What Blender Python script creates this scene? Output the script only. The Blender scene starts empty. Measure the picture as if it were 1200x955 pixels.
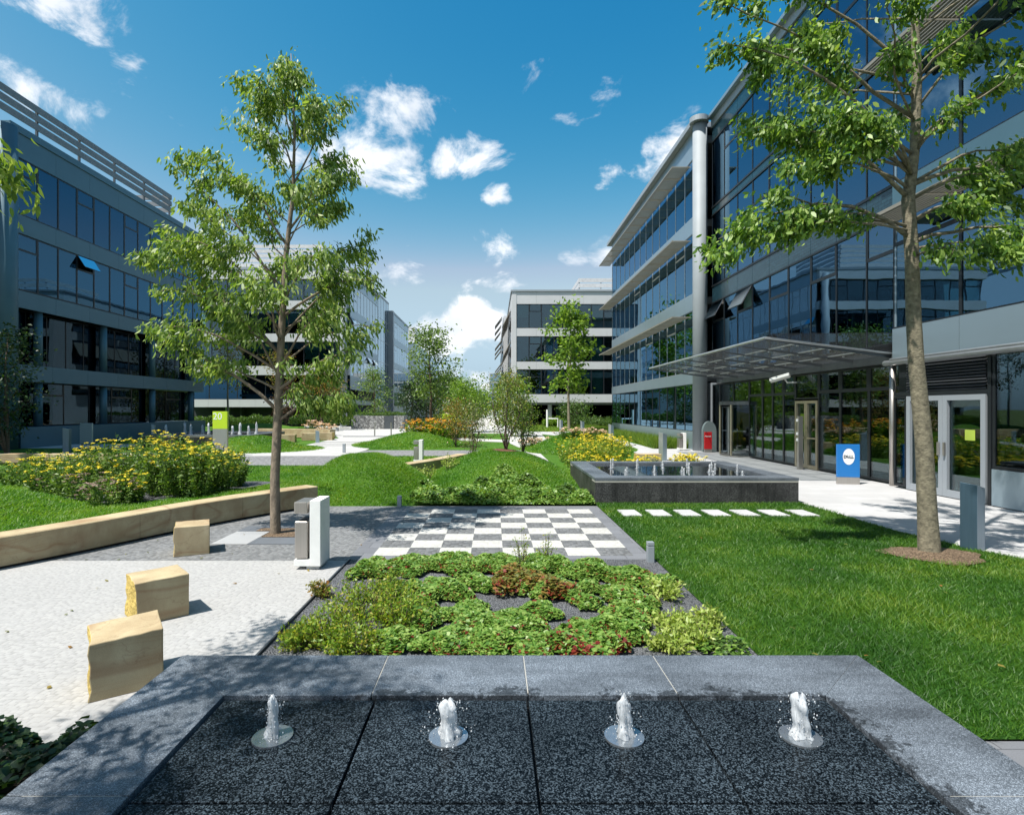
import bpy, bmesh, math, random
import numpy as np
from mathutils import Vector

random.seed(7)
RS = np.random.RandomState(11)
S = bpy.context.scene
C = S.collection
R = math.radians

# ------------------------------------------------------------------ helpers
WORLD = {}          # world position of every root / part origin

def tag(o, label=None, cat=None, group=None, kind=None):
    if label: o['label'] = label
    if cat: o['category'] = cat
    if group: o['group'] = group
    if kind: o['kind'] = kind
    return o

def thing(name, label, cat, loc=(0, 0, 0), group=None):
    o = bpy.data.objects.new(name, None)
    o.empty_display_size = 0.2
    o.location = loc
    C.objects.link(o)
    WORLD[o.name] = Vector(loc)
    return tag(o, label, cat, group)

def copy_tree(o, loc=None, parent=None, label=None):
    c = o.copy()
    C.objects.link(c)
    if parent is not None:
        c.parent = parent
    if loc is not None:
        c.location = loc
    if label: c['label'] = label
    WORLD[c.name] = Vector(c.location)
    for ch in o.children:
        copy_tree(ch, None, c)
    return c

class MB:
    def __init__(s):
        s.v = []; s.f = []; s.m = []
    def face(s, pts, mi=0):
        n = len(s.v); s.v.extend([tuple(p) for p in pts]); s.f.append(tuple(range(n, n + len(pts)))); s.m.append(mi)
        return s
    def hexa(s, p, mi=0):            # 8 points: bottom ring 0-3 (ccw), top ring 4-7
        n = len(s.v); s.v.extend([tuple(q) for q in p])
        for q in ((3, 2, 1, 0), (4, 5, 6, 7), (0, 1, 5, 4), (1, 2, 6, 5), (2, 3, 7, 6), (3, 0, 4, 7)):
            s.f.append(tuple(n + i for i in q)); s.m.append(mi)
        return s
    def box(s, x0, x1, y0, y1, z0, z1, mi=0):
        return s.hexa([(x0, y0, z0), (x1, y0, z0), (x1, y1, z0), (x0, y1, z0),
                       (x0, y0, z1), (x1, y0, z1), (x1, y1, z1), (x0, y1, z1)], mi)
    def prism(s, poly, z0, z1, mi=0):
        a = sum(poly[i][0] * poly[(i + 1) % len(poly)][1] - poly[(i + 1) % len(poly)][0] * poly[i][1] for i in range(len(poly)))
        if a < 0: poly = poly[::-1]
        n = len(s.v); k = len(poly)
        s.v.extend([(p[0], p[1], z0) for p in poly] + [(p[0], p[1], z1) for p in poly])
        s.f.append(tuple(n + i for i in reversed(range(k)))); s.m.append(mi)
        s.f.append(tuple(n + k + i for i in range(k))); s.m.append(mi)
        for i in range(k):
            j = (i + 1) % k
            s.f.append((n + i, n + j, n + k + j, n + k + i)); s.m.append(mi)
        return s
    def tube(s, pts, radii, n=8, mi=0, cap=True):
        pts = [Vector(p) for p in pts]
        rings = []
        ref = Vector((0.31, 0.95, 0.05))
        for i, p in enumerate(pts):
            d = (pts[min(i + 1, len(pts) - 1)] - pts[max(i - 1, 0)])
            if d.length < 1e-9: d = Vector((0, 0, 1))
            d.normalize()
            a = d.cross(ref)
            if a.length < 1e-3: a = d.cross(Vector((1, 0, 0)))
            a.normalize(); b = d.cross(a)
            r = radii[i] if hasattr(radii, '__len__') else radii
            k = len(s.v)
            for j in range(n):
                t = 2 * math.pi * j / n
                s.v.append(tuple(p + a * (r * math.cos(t)) + b * (r * math.sin(t))))
            rings.append(k)
        for i in range(len(rings) - 1):
            for j in range(n):
                jj = (j + 1) % n
                s.f.append((rings[i] + j, rings[i] + jj, rings[i + 1] + jj, rings[i + 1] + j)); s.m.append(mi)
        if cap:
            s.f.append(tuple(rings[0] + j for j in reversed(range(n)))); s.m.append(mi)
            s.f.append(tuple(rings[-1] + j for j in range(n))); s.m.append(mi)
        return s
    def build(s, name, mats, parent=None, loc=None, smooth=False, bevel=0.0, seg=2):
        if not isinstance(mats, (list, tuple)): mats = [mats]
        if parent is not None:
            off = WORLD[parent.name]
        else:
            off = Vector(loc) if loc is not None else Vector((0, 0, 0))
        me = bpy.data.meshes.new(name)
        me.from_pydata([(x - off.x, y - off.y, z - off.z) for x, y, z in s.v], [], s.f)
        for m in mats: me.materials.append(m)
        if len(mats) > 1:
            me.polygons.foreach_set('material_index', s.m)
        if smooth:
            me.polygons.foreach_set('use_smooth', [True] * len(me.polygons))
        me.update()
        o = bpy.data.objects.new(name, me)
        C.objects.link(o)
        if parent is not None:
            o.parent = parent
            WORLD[o.name] = off.copy()
        else:
            o.location = off
            WORLD[o.name] = off.copy()
        if bevel > 0:
            b = o.modifiers.new('bevel', 'BEVEL'); b.width = bevel; b.segments = seg; b.limit_method = 'ANGLE'; b.angle_limit = R(40)
        return o

def np_mesh(name, verts, nper, mats, parent=None, loc=None, mi=None, smooth=False):
    """verts: (N*nper,3) array, every consecutive nper vertices one face."""
    if not isinstance(mats, (list, tuple)): mats = [mats]
    off = WORLD[parent.name] if parent is not None else (Vector(loc) if loc is not None else Vector((0, 0, 0)))
    v = np.asarray(verts, dtype=np.float32) - np.array(off[:], dtype=np.float32)
    nv = len(v); nf = nv // nper
    me = bpy.data.meshes.new(name)
    me.vertices.add(nv); me.vertices.foreach_set('co', v.ravel())
    me.loops.add(nv); me.loops.foreach_set('vertex_index', np.arange(nv, dtype=np.int32))
    me.polygons.add(nf)
    me.polygons.foreach_set('loop_start', np.arange(0, nv, nper, dtype=np.int32))
    me.polygons.foreach_set('loop_total', np.full(nf, nper, dtype=np.int32))
    for m in mats: me.materials.append(m)
    if mi is not None: me.polygons.foreach_set('material_index', np.asarray(mi, dtype=np.int32))
    me.update(calc_edges=True)
    o = bpy.data.objects.new(name, me); C.objects.link(o)
    if parent is not None: o.parent = parent
    else: o.location = off
    WORLD[o.name] = Vector(off)
    return o

def nrm(a):
    return a / np.maximum(np.linalg.norm(a, axis=1, keepdims=True), 1e-9)

def leaf_quads(pos, d, size, width=0.45, fold=0.25):
    """rhombic leaves at pos growing along d (unit), random roll; returns (N*4,3)"""
    n = len(pos)
    r = nrm(RS.normal(size=(n, 3)))
    side = nrm(np.cross(d, r)); up = np.cross(side, d)
    L = size[:, None]
    base = pos
    tip = pos + d * L - up * L * 0.12
    mid = pos + d * L * 0.45 + up * L * fold * 0.3
    a = mid + side * L * width * 0.5
    b = mid - side * L * width * 0.5
    return np.stack([base, a, tip, b], axis=1).reshape(-1, 3)

def leaf_ovals(pos, d, size, width=0.42):
    """pointed oval leaves with a slight fold and a drooping tip, six corners each"""
    n = len(pos)
    r = nrm(RS.normal(size=(n, 3)) * 0.8 + np.array([[0.2, 0.5, 0.0]]))
    side = nrm(np.cross(d, r)); up = np.cross(side, d)
    L = size[:, None]; w = L * width * 0.5
    q = [pos, pos + d * L * .25 + side * w * .8 + up * L * .05, pos + d * L * .62 + side * w * .85 + up * L * .03, pos + d * L - up * L * .08,
         pos + d * L * .62 - side * w * .85 + up * L * .03, pos + d * L * .25 - side * w * .8 + up * L * .05]
    return np.stack(q, axis=1).reshape(-1, 3)

def leaf_quads_up(pos, tilt, size, width=0.9):
    """roundish leaves that face the sky, hexagons"""
    n = len(pos)
    up = nrm(np.array([[0, 0, 1.0]]) + RS.normal(size=(n, 3)) * tilt)
    r = nrm(RS.normal(size=(n, 3)))
    a = nrm(np.cross(up, r)); b = np.cross(up, a)
    L = size[:, None]
    out = []
    for k in range(6):
        t = math.pi * 2 * k / 6
        rr = 0.5 * (1.0 if k % 2 == 0 else 0.72)
        dz = -0.08 if k % 2 == 0 else 0.02
        out.append(pos + a * L * rr * math.cos(t) + b * L * rr * width * math.sin(t) + up * L * dz)
    return np.stack(out, axis=1).reshape(-1, 3)

# ------------------------------------------------------------------ materials
def new_mat(name):
    m = bpy.data.materials.new(name); m.use_nodes = True
    nt = m.node_tree
    for n in list(nt.nodes): nt.nodes.remove(n)
    out = nt.nodes.new('ShaderNodeOutputMaterial')
    return m, nt, out

def node(nt, t, **kw):
    n = nt.nodes.new(t)
    for k, v in kw.items():
        if k.startswith('i_'):
            n.inputs[k[2:].replace('_', ' ')].default_value = v
        else:
            setattr(n, k, v)
    return n

def link(nt, a, b): nt.links.new(a, b)

def ramp(nt, stops, fac=None, interp='LINEAR'):
    r = nt.nodes.new('ShaderNodeValToRGB'); cr = r.color_ramp; cr.interpolation = interp
    while len(cr.elements) < len(stops): cr.elements.new(0.5)
    for e, (p, c) in zip(cr.elements, stops):
        e.position = p; e.color = (c[0], c[1], c[2], 1) if hasattr(c, '__len__') else (c, c, c, 1)
    if fac is not None: link(nt, fac, r.inputs['Fac'])
    return r

def coords(nt, scale=(1, 1, 1)):
    g = nt.nodes.new('ShaderNodeNewGeometry')
    mp = nt.nodes.new('ShaderNodeMapping'); mp.inputs['Scale'].default_value = scale
    link(nt, g.outputs['Position'], mp.inputs['Vector'])
    return mp.outputs['Vector']

def noise(nt, vec, scale, detail=4, rough=0.55, dist=0.0):
    n = nt.nodes.new('ShaderNodeTexNoise')
    n.inputs['Scale'].default_value = scale; n.inputs['Detail'].default_value = detail
    n.inputs['Roughness'].default_value = rough; n.inputs['Distortion'].default_value = dist
    if vec is not None: link(nt, vec, n.inputs['Vector'])
    return n.outputs['Fac']

def mixc(nt, fac, a, b, mode='MIX'):
    m = nt.nodes.new('ShaderNodeMix'); m.data_type = 'RGBA'; m.blend_type = mode
    if hasattr(fac, 'default_value') or hasattr(fac, 'is_linked'): link(nt, fac, m.inputs[0])
    else: m.inputs[0].default_value = fac
    for sock, val in ((m.inputs[6], a), (m.inputs[7], b)):
        if hasattr(val, 'is_linked'): link(nt, val, sock)
        else: sock.default_value = (val[0], val[1], val[2], 1)
    return m.outputs[2]

def math_(nt, op, a, b=None, clamp=False):
    m = nt.nodes.new('ShaderNodeMath'); m.operation = op; m.use_clamp = clamp
    for i, v in enumerate((a, b)):
        if v is None: continue
        if hasattr(v, 'is_linked'): link(nt, v, m.inputs[i])
        else: m.inputs[i].default_value = v
    return m.outputs[0]

def bump(nt, h, strength=0.3, dist=0.01):
    b = nt.nodes.new('ShaderNodeBump'); b.inputs['Strength'].default_value = strength; b.inputs['Distance'].default_value = dist
    link(nt, h, b.inputs['Height'])
    return b.outputs['Normal']

def principled(nt, out, color=None, rough=0.5, metal=0.0, normal=None, spec=0.5, coat=0.0, coat_rough=0.05):
    p = nt.nodes.new('ShaderNodeBsdfPrincipled')
    if color is not None:
        if hasattr(color, 'is_linked'): link(nt, color, p.inputs['Base Color'])
        else: p.inputs['Base Color'].default_value = (color[0], color[1], color[2], 1)
    if hasattr(rough, 'is_linked'): link(nt, rough, p.inputs['Roughness'])
    else: p.inputs['Roughness'].default_value = rough
    p.inputs['Metallic'].default_value = metal
    p.inputs['Specular IOR Level'].default_value = spec
    p.inputs['Coat Weight'].default_value = coat
    p.inputs['Coat Roughness'].default_value = coat_rough
    if normal is not None: link(nt, normal, p.inputs['Normal'])
    link(nt, p.outputs[0], out.inputs[0])
    return p

def simple(name, c, rough=0.5, metal=0.0, var=0.12, scale=3.0, bmp=0.0, bscale=60, spec=0.5, coat=0.0, stretch=(1, 1, 1)):
    m, nt, out = new_mat(name)
    v = coords(nt, stretch)
    f = noise(nt, v, scale, 5)
    lo = [x * (1 - var) for x in c]; hi = [min(1, x * (1 + var)) for x in c]
    r = ramp(nt, [(0.3, lo), (0.7, hi)], f)
    nm = None
    if bmp: nm = bump(nt, noise(nt, v, bscale, 3), bmp, 0.01)
    principled(nt, out, r.outputs[0], rough, metal, nm, spec, coat)
    return m

def leaf_mat(name, cols, trans=0.35, rough=0.45, patch=0.0):
    m, nt, out = new_mat(name)
    g = nt.nodes.new('ShaderNodeNewGeometry')
    n = len(cols)
    stops = [(i / max(1, n - 1), c) for i, c in enumerate(cols)]
    fac = g.outputs['Random Per Island']
    if patch:
        pn = noise(nt, coords(nt), patch, 3)
        pn = ramp(nt, [(0.3, 0.0), (0.7, 1.0)], pn).outputs[0]
        fac = math_(nt, 'ADD', math_(nt, 'MULTIPLY', fac, 0.45), math_(nt, 'MULTIPLY', pn, 0.55))
    r = ramp(nt, stops, fac)
    p = nt.nodes.new('ShaderNodeBsdfPrincipled')
    link(nt, r.outputs[0], p.inputs['Base Color']); p.inputs['Roughness'].default_value = rough
    p.inputs['Specular IOR Level'].default_value = 0.45
    t = nt.nodes.new('ShaderNodeBsdfTranslucent')
    tc = mixc(nt, 1.0, r.outputs[0], (1.5, 1.55, 0.55), 'MULTIPLY')
    link(nt, tc, t.inputs['Color'])
    mx = nt.nodes.new('ShaderNodeMixShader'); mx.inputs[0].default_value = trans
    link(nt, p.outputs[0], mx.inputs[1]); link(nt, t.outputs[0], mx.inputs[2]); link(nt, mx.outputs[0], out.inputs[0])
    return m

def glass_mat(name, tint, base_refl=0.09, top_refl=0.95, rcol=(0.85, 0.92, 1.0), wav=0.0):
    m, nt, out = new_mat(name)
    tr = nt.nodes.new('ShaderNodeBsdfTransparent'); tr.inputs['Color'].default_value = (*tint, 1)
    gl = nt.nodes.new('ShaderNodeBsdfGlossy'); gl.inputs['Color'].default_value = (*rcol, 1); gl.inputs['Roughness'].default_value = 0.008
    fr = nt.nodes.new('ShaderNodeFresnel'); fr.inputs['IOR'].default_value = 1.5
    # slight unevenness of the panes: each pane tilts a hair and bows
    h = noise(nt, coords(nt), 0.6, 2)
    nm = bump(nt, h, 0.02 + wav, 0.12)
    link(nt, nm, gl.inputs['Normal'])
    mr = nt.nodes.new('ShaderNodeMapRange'); mr.inputs['From Min'].default_value = 0.04; mr.inputs['From Max'].default_value = 0.9
    mr.inputs['To Min'].default_value = base_refl; mr.inputs['To Max'].default_value = top_refl
    link(nt, fr.outputs[0], mr.inputs['Value'])
    mx = nt.nodes.new('ShaderNodeMixShader')
    link(nt, mr.outputs[0], mx.inputs[0]); link(nt, tr.outputs[0], mx.inputs[1]); link(nt, gl.outputs[0], mx.inputs[2])
    link(nt, mx.outputs[0], out.inputs[0])
    return m

M = {}
def granite(name, dark, light, cell=170, rough=0.35, coat=0.0, coat_rough=0.12, blot=0.25, streak=None, bmp=0.15, spec=0.5, wet=None, mid=.25, n2w=.35):
    m, nt, out = new_mat(name)
    v = coords(nt)
    vo = nt.nodes.new('ShaderNodeTexVoronoi'); vo.inputs['Scale'].default_value = cell; link(nt, v, vo.inputs['Vector'])
    sep = nt.nodes.new('ShaderNodeSeparateColor'); link(nt, vo.outputs['Color'], sep.inputs[0])
    n2 = noise(nt, v, cell * 0.35, 3)
    f = math_(nt, 'ADD', math_(nt, 'MULTIPLY', sep.outputs[0], 1.1 - n2w), math_(nt, 'MULTIPLY', n2, n2w))
    col = ramp(nt, [(0.22, dark), (0.62, [d * (1 - mid) + l * mid for d, l in zip(dark, light)]), (0.95, light)], f).outputs[0]
    bl = noise(nt, v, 1.6, 5, 0.6)
    sh = ramp(nt, [(0.3, 1 - blot), (0.7, 1 + blot * 0.5)], bl).outputs[0]
    col = mixc(nt, 1.0, col, sh, 'MULTIPLY')
    if streak:   # dark dribbles that run down the cladding
        s2 = noise(nt, coords(nt, (9, 9, 0.7)), 1.0, 4, 0.6)
        k = ramp(nt, [(0.5, 1.0), (0.72, streak)], s2).outputs[0]
        col = mixc(nt, 1.0, col, k, 'MULTIPLY')
    if wet:      # damp patches creeping out from the basin edge
        g = nt.nodes.new('ShaderNodeNewGeometry'); sp = nt.nodes.new('ShaderNodeSeparateXYZ'); link(nt, g.outputs['Position'], sp.inputs[0])
        dx = math_(nt, 'SUBTRACT', math_(nt, 'ABSOLUTE', math_(nt, 'SUBTRACT', sp.outputs[0], wet[0])), wet[1])
        dy = math_(nt, 'SUBTRACT', math_(nt, 'ABSOLUTE', math_(nt, 'SUBTRACT', sp.outputs[1], wet[2])), wet[3])
        dd = math_(nt, 'MAXIMUM', dx, dy)
        a = noise(nt, v, 2.3, 6, 0.7); c2 = noise(nt, v, 38, 3, 0.6)
        a = math_(nt, 'ADD', a, math_(nt, 'MULTIPLY', math_(nt, 'SUBTRACT', c2, .5), .35))
        a = math_(nt, 'ADD', a, math_(nt, 'MULTIPLY', math_(nt, 'SUBTRACT', sp.outputs[0], .6), .045))
        e = math_(nt, 'SUBTRACT', math_(nt, 'MULTIPLY', math_(nt, 'SUBTRACT', a, .46), .85), dd)
        k = ramp(nt, [(.0, 1.0), (.03, .34)], e).outputs[0]
        col = mixc(nt, 1.0, col, k, 'MULTIPLY')
        st = noise(nt, coords(nt, (1.2, 5, 1)), 1.3, 5, .6)
        col = mixc(nt, 1.0, col, ramp(nt, [(.35, .72), (.6, 1.12)], st).outputs[0], 'MULTIPLY')
    nm = bump(nt, sep.outputs[1], bmp, 0.004)
    principled(nt, out, col, rough, 0, nm, spec, coat, coat_rough)
    return m

def setts(name, cols, mortar, scale=11.0, rough=0.85, patch=0.12, bmp=0.5):
    m, nt, out = new_mat(name)
    v = coords(nt)
    wob = nt.nodes.new('ShaderNodeTexNoise'); wob.inputs['Scale'].default_value = 3.0; link(nt, v, wob.inputs['Vector'])
    add = nt.nodes.new('ShaderNodeVectorMath'); add.operation = 'MULTIPLY_ADD'
    link(nt, wob.outputs['Color'], add.inputs[0]); add.inputs[1].default_value = (0.025, 0.025, 0); link(nt, v, add.inputs[2])
    vo = nt.nodes.new('ShaderNodeTexVoronoi'); vo.feature = 'F1'; vo.inputs['Scale'].default_value = scale; vo.inputs['Randomness'].default_value = 0.62
    vo.voronoi_dimensions = '2D'; vo.distance = 'CHEBYCHEV'
    link(nt, add.outputs[0], vo.inputs['Vector'])
    sep = nt.nodes.new('ShaderNodeSeparateColor'); link(nt, vo.outputs['Color'], sep.inputs[0])
    col = ramp(nt, [(0.0, cols[0]), (0.5, cols[1]), (1.0, cols[2])], sep.outputs[0]).outputs[0]
    joint = ramp(nt, [(0.40, 0.0), (0.56, 1.0)], vo.outputs['Distance']).outputs[0]
    col = mixc(nt, joint, col, mortar)
    big = noise(nt, v, 0.7, 5, 0.6)
    col = mixc(nt, 1.0, col, ramp(nt, [(0.3, 1 - patch), (0.7, 1.0)], big).outputs[0], 'MULTIPLY')
    fine = noise(nt, v, 90, 2)
    hgt = math_(nt, 'SUBTRACT', math_(nt, 'MULTIPLY', fine, 0.25), joint)
    hgt = math_(nt, 'ADD', hgt, math_(nt, 'MULTIPLY', sep.outputs[1], 0.5))
    principled(nt, out, col, rough, 0, bump(nt, hgt, bmp, 0.012), 0.25)
    return m

def slabs(name, c, w, h, joint, rough=0.7, var=0.08, offset=0.5, jc=None, rot=0.0):
    m, nt, out = new_mat(name)
    g = nt.nodes.new('ShaderNodeNewGeometry')
    mp = nt.nodes.new('ShaderNodeMapping'); mp.inputs['Rotation'].default_value = (0, 0, rot); link(nt, g.outputs['Position'], mp.inputs['Vector'])
    br = nt.nodes.new('ShaderNodeTexBrick'); br.offset = offset
    br.inputs['Scale'].default_value = 1.0; br.inputs['Brick Width'].default_value = w; br.inputs['Row Height'].default_value = h
    br.inputs['Mortar Size'].default_value = joint; br.inputs['Mortar Smooth'].default_value = 0.2
    br.inputs['Color1'].default_value = (*[x * (1 - var) for x in c], 1); br.inputs['Color2'].default_value = (*[min(1, x * (1 + var)) for x in c], 1)
    jc = jc or [x * 0.45 for x in c]
    br.inputs['Mortar'].default_value = (*jc, 1)
    link(nt, mp.outputs[0], br.inputs['Vector'])
    n = noise(nt, mp.outputs[0], 1.2, 5, 0.6)
    col = mixc(nt, 1.0, br.outputs['Color'], ramp(nt, [(0.25, 0.86), (0.75, 1.04)], n).outputs[0], 'MULTIPLY')
    f2 = noise(nt, mp.outputs[0], 120, 2)
    col = mixc(nt, 1.0, col, ramp(nt, [(0.3, 0.9), (0.7, 1.08)], f2).outputs[0], 'MULTIPLY')
    h2 = math_(nt, 'SUBTRACT', math_(nt, 'MULTIPLY', f2, 0.3), br.outputs['Fac'])
    principled(nt, out, col, rough, 0, bump(nt, h2, 0.3, 0.006), 0.35)
    return m

def gravel(name, c0, c1, scale=75):
    m, nt, out = new_mat(name)
    v = coords(nt)
    vo = nt.nodes.new('ShaderNodeTexVoronoi'); vo.inputs['Scale'].default_value = scale; link(nt, v, vo.inputs['Vector'])
    sep = nt.nodes.new('ShaderNodeSeparateColor'); link(nt, vo.outputs['Color'], sep.inputs[0])
    col = ramp(nt, [(0.0, c0), (1.0, c1)], sep.outputs[0]).outputs[0]
    edge = ramp(nt, [(0.25, 1.0), (0.75, 0.35)], vo.outputs['Distance']).outputs[0]
    col = mixc(nt, 1.0, col, edge, 'MULTIPLY')
    col = mixc(nt, 1.0, col, ramp(nt, [(0.3, 0.8), (0.7, 1.1)], noise(nt, v, 2.0, 4)).outputs[0], 'MULTIPLY')
    h = math_(nt, 'SUBTRACT', 1.0, vo.outputs['Distance'])
    principled(nt, out, col, 0.8, 0, bump(nt, h, 0.9, 0.02), 0.3)
    return m

def sandstone(name, rough_face=False):
    m, nt, out = new_mat(name)
    v = coords(nt, (1.0, 1.0, 1.6))
    d = noise(nt, v, 1.3, 4, 0.55, 0.6)
    w = nt.nodes.new('ShaderNodeTexWave'); w.wave_type = 'BANDS'; w.bands_direction = 'Z'; w.inputs['Scale'].default_value = 1.3
    w.inputs['Distortion'].default_value = 6.0; w.inputs['Detail'].default_value = 3.0; w.inputs['Detail Scale'].default_value = 0.7
    link(nt, v, w.inputs['Vector'])
    if rough_face:
        base = ramp(nt, [(0.3, (0.40, 0.28, 0.07)), (0.7, (0.62, 0.47, 0.15))], noise(nt, v, 22, 4)).outputs[0]
    else:
        base = ramp(nt, [(0.25, (0.37, 0.29, 0.17)), (0.6, (0.46, 0.385, 0.245)), (0.85, (0.53, 0.46, 0.32))], d).outputs[0]
        vein = ramp(nt, [(0.76, 0.0), (0.90, 0.5), (0.97, 0.1)], w.outputs['Fac']).outputs[0]
        vein = math_(nt, 'MULTIPLY', vein, ramp(nt, [(0.45, 0.0), (0.65, 1.0)], noise(nt, v, 0.9, 3)).outputs[0])
        base = mixc(nt, vein, base, (0.33, 0.20, 0.10))
        big = ramp(nt, [(.44, 0.0), (.60, .6)], noise(nt, coords(nt, (1, 1, .5)), 1.9, 5, .6)).outputs[0]
        base = mixc(nt, big, base, (.30, .215, .125))
        # a few rusty tide lines of the bedding
        ir = ramp(nt, [(0.46, 0.0), (0.495, 0.45), (0.53, 0.0)], noise(nt, coords(nt, (0.7, 0.7, 1.8)), 1.1, 2, 0.4, 0.9)).outputs[0]
        base = mixc(nt, ir, base, (0.24, 0.12, 0.06))
        ck = nt.nodes.new('ShaderNodeTexVoronoi'); ck.feature = 'DISTANCE_TO_EDGE'; ck.inputs['Scale'].default_value = 1.5
        cw_ = nt.nodes.new('ShaderNodeVectorMath'); cw_.operation = 'MULTIPLY_ADD'; nn_ = nt.nodes.new('ShaderNodeTexNoise'); nn_.inputs['Scale'].default_value = 4.0; nn_.inputs['Detail'].default_value = 4; link(nt, v, nn_.inputs['Vector']); link(nt, nn_.outputs['Color'], cw_.inputs[0]); cw_.inputs[1].default_value = (.35, .35, .35); link(nt, v, cw_.inputs[2]); link(nt, cw_.outputs[0], ck.inputs['Vector'])
        base = mixc(nt, ramp(nt, [(0.0, .28), (.010, 0.0)], ck.outputs['Distance']).outputs[0], base, (.17, .09, .05))
    gr = noise(nt, v, 160, 2)
    base = mixc(nt, 1.0, base, ramp(nt, [(0.3, 0.88), (0.7, 1.08)], gr).outputs[0], 'MULTIPLY')
    h = math_(nt, 'ADD', math_(nt, 'MULTIPLY', gr, 0.2), noise(nt, v, 18 if rough_face else 6, 5))
    principled(nt, out, base, 0.85, 0, bump(nt, h, 0.9 if rough_face else 0.2, 0.03 if rough_face else 0.01), 0.25)
    return m

def grass_ground(name, cols, scale=3.0):
    m, nt, out = new_mat(name)
    v = coords(nt)
    a = noise(nt, v, 0.45, 5, 0.6); b = noise(nt, v, 40, 3)
    f = math_(nt, 'ADD', math_(nt, 'MULTIPLY', a, 0.7), math_(nt, 'MULTIPLY', b, 0.3))
    col = ramp(nt, [(0.3, cols[0]), (0.5, cols[1]), (0.7, cols[2])], f).outputs[0]
    principled(nt, out, col, 0.8, 0, bump(nt, noise(nt, v, 55, 4), 0.8, 0.05), 0.15)
    return m

M['granite_rim'] = granite('granite_rim', (0.05, 0.058, 0.068), (0.25, 0.285, 0.33), 300, 0.42, 0.0, blot=0.4, spec=0.35)
M['granite_rim_wet'] = granite('granite_rim_wet', (0.055, 0.065, 0.078), (0.26, 0.30, 0.35), 300, 0.45, 0.0, blot=0.4, spec=0.3, wet=(0.16, 1.53, 1.005, 1.84))
M['granite_clad'] = granite('granite_clad', (0.012, 0.012, 0.013), (0.13, 0.13, 0.13), 130, 0.5, 0.0, blot=0.55, streak=0.4, spec=.3)
M['granite_wet'] = granite('granite_wet', (0.0012, 0.002, 0.003), (0.062, 0.084, 0.104), 190, 0.30, 0.0, 0.12, blot=0.45, spec=0.05, mid=.12, n2w=.2)
M['water_film'] = granite('water_film', (0.006, 0.008, 0.009), (0.05, 0.055, 0.06), 120, 0.1, 1.0, 0.03, blot=0.3, bmp=0.05)
M['black_gap'] = simple('black_gap', (0.006, 0.006, 0.007), 0.6)
M['grout'] = simple('grout', (0.34, 0.33, 0.30), 0.85)
M['white_setts'] = setts('white_setts', [(0.335, 0.333, 0.33), (0.36, 0.358, 0.354), (0.39, 0.386, 0.38)], (0.29, 0.287, 0.282), 27, bmp=0.05)
M['grey_setts'] = setts('grey_setts', [(0.12, 0.125, 0.13), (0.18, 0.185, 0.19), (0.22, 0.225, 0.23)], (0.13, 0.13, 0.13), 21, bmp=.15)
M['chess_white'] = setts('chess_white', [(0.40, 0.395, 0.37), (0.46, 0.455, 0.43), (0.51, 0.505, 0.48)], (0.40, 0.39, 0.37), 18, bmp=0.12)
M['chess_grey'] = setts('chess_grey', [(0.10, 0.105, 0.11), (0.15, 0.155, 0.16), (0.18, 0.185, 0.19)], (0.10, 0.10, 0.10), 18, bmp=0.12)
M['dark_border'] = slabs('dark_border', (0.16, 0.165, 0.18), 0.6, 0.3, 0.004, 0.7, 0.1)
M['light_slab'] = slabs('light_slab', (0.34, 0.345, 0.35), 0.9, 0.9, 0.003, 0.7, 0.06)
M['dark_slab'] = slabs('dark_slab', (0.12, 0.13, 0.145), 0.9, 0.9, 0.003, 0.6, 0.08)
M['sidewalk'] = slabs('sidewalk', (0.43, 0.43, 0.435), 1.6, 0.4, 0.004, 0.75, 0.05, 0.5, (0.29, 0.29, 0.29))
M['path_light'] = slabs('path_light', (0.45, 0.445, 0.43), 0.9, 0.45, 0.006, 0.8, 0.06, 0.5, (0.33, 0.32, 0.30))
M['path_grey'] = setts('path_grey', [(0.17, 0.17, 0.175), (0.21, 0.21, 0.215), (0.26, 0.26, 0.265)], (0.13, 0.13, 0.13), 9, bmp=0.2)
M['gravel'] = gravel('gravel', (0.075, 0.08, 0.09), (0.27, 0.28, 0.30))
M['mulch'] = gravel('mulch', (0.10, 0.06, 0.035), (0.36, 0.26, 0.17), 60)
M['soil'] = simple('soil', (0.05, 0.04, 0.03), 0.95, bmp=0.8, bscale=30)
M['sandstone'] = sandstone('sandstone')
M['sandstone_rough'] = sandstone('sandstone_rough', True)
M['ground'] = grass_ground('far_ground', [(0.035, 0.06, 0.015), (0.06, 0.085, 0.022), (0.09, 0.11, 0.04)])
M['lawn'] = grass_ground('lawn_ground', [(0.035, 0.10, 0.010), (0.06, 0.15, 0.014), (0.11, 0.19, 0.025)])
M['lawn_lush'] = grass_ground('lawn_lush_ground', [(0.012, 0.045, 0.005), (0.025, 0.08, 0.008), (0.06, 0.12, 0.015)])
M['blade'] = leaf_mat('grass_blade', [(0.03, 0.115, 0.007), (0.055, 0.17, 0.010), (0.10, 0.23, 0.015), (0.18, 0.29, 0.022), (0.28, 0.34, 0.05)], 0.4, 0.5, patch=0.55)
M['blade_lush'] = leaf_mat('grass_blade_lush', [(0.010, 0.055, 0.003), (0.024, 0.092, 0.005), (0.048, 0.14, 0.008), (0.105, 0.20, 0.013), (0.21, 0.27, 0.032)], 0.33, 0.5, patch=0.8)
M['tall_grass'] = leaf_mat('tall_grass', [(0.06, 0.14, 0.01), (0.12, 0.22, 0.015), (0.22, 0.27, 0.03)], 0.4, 0.5)
M['panel'] = simple('metal_panel', (0.31, 0.395, 0.45), 0.34, 0.6, 0.03, 0.8, spec=0.5)
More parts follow.
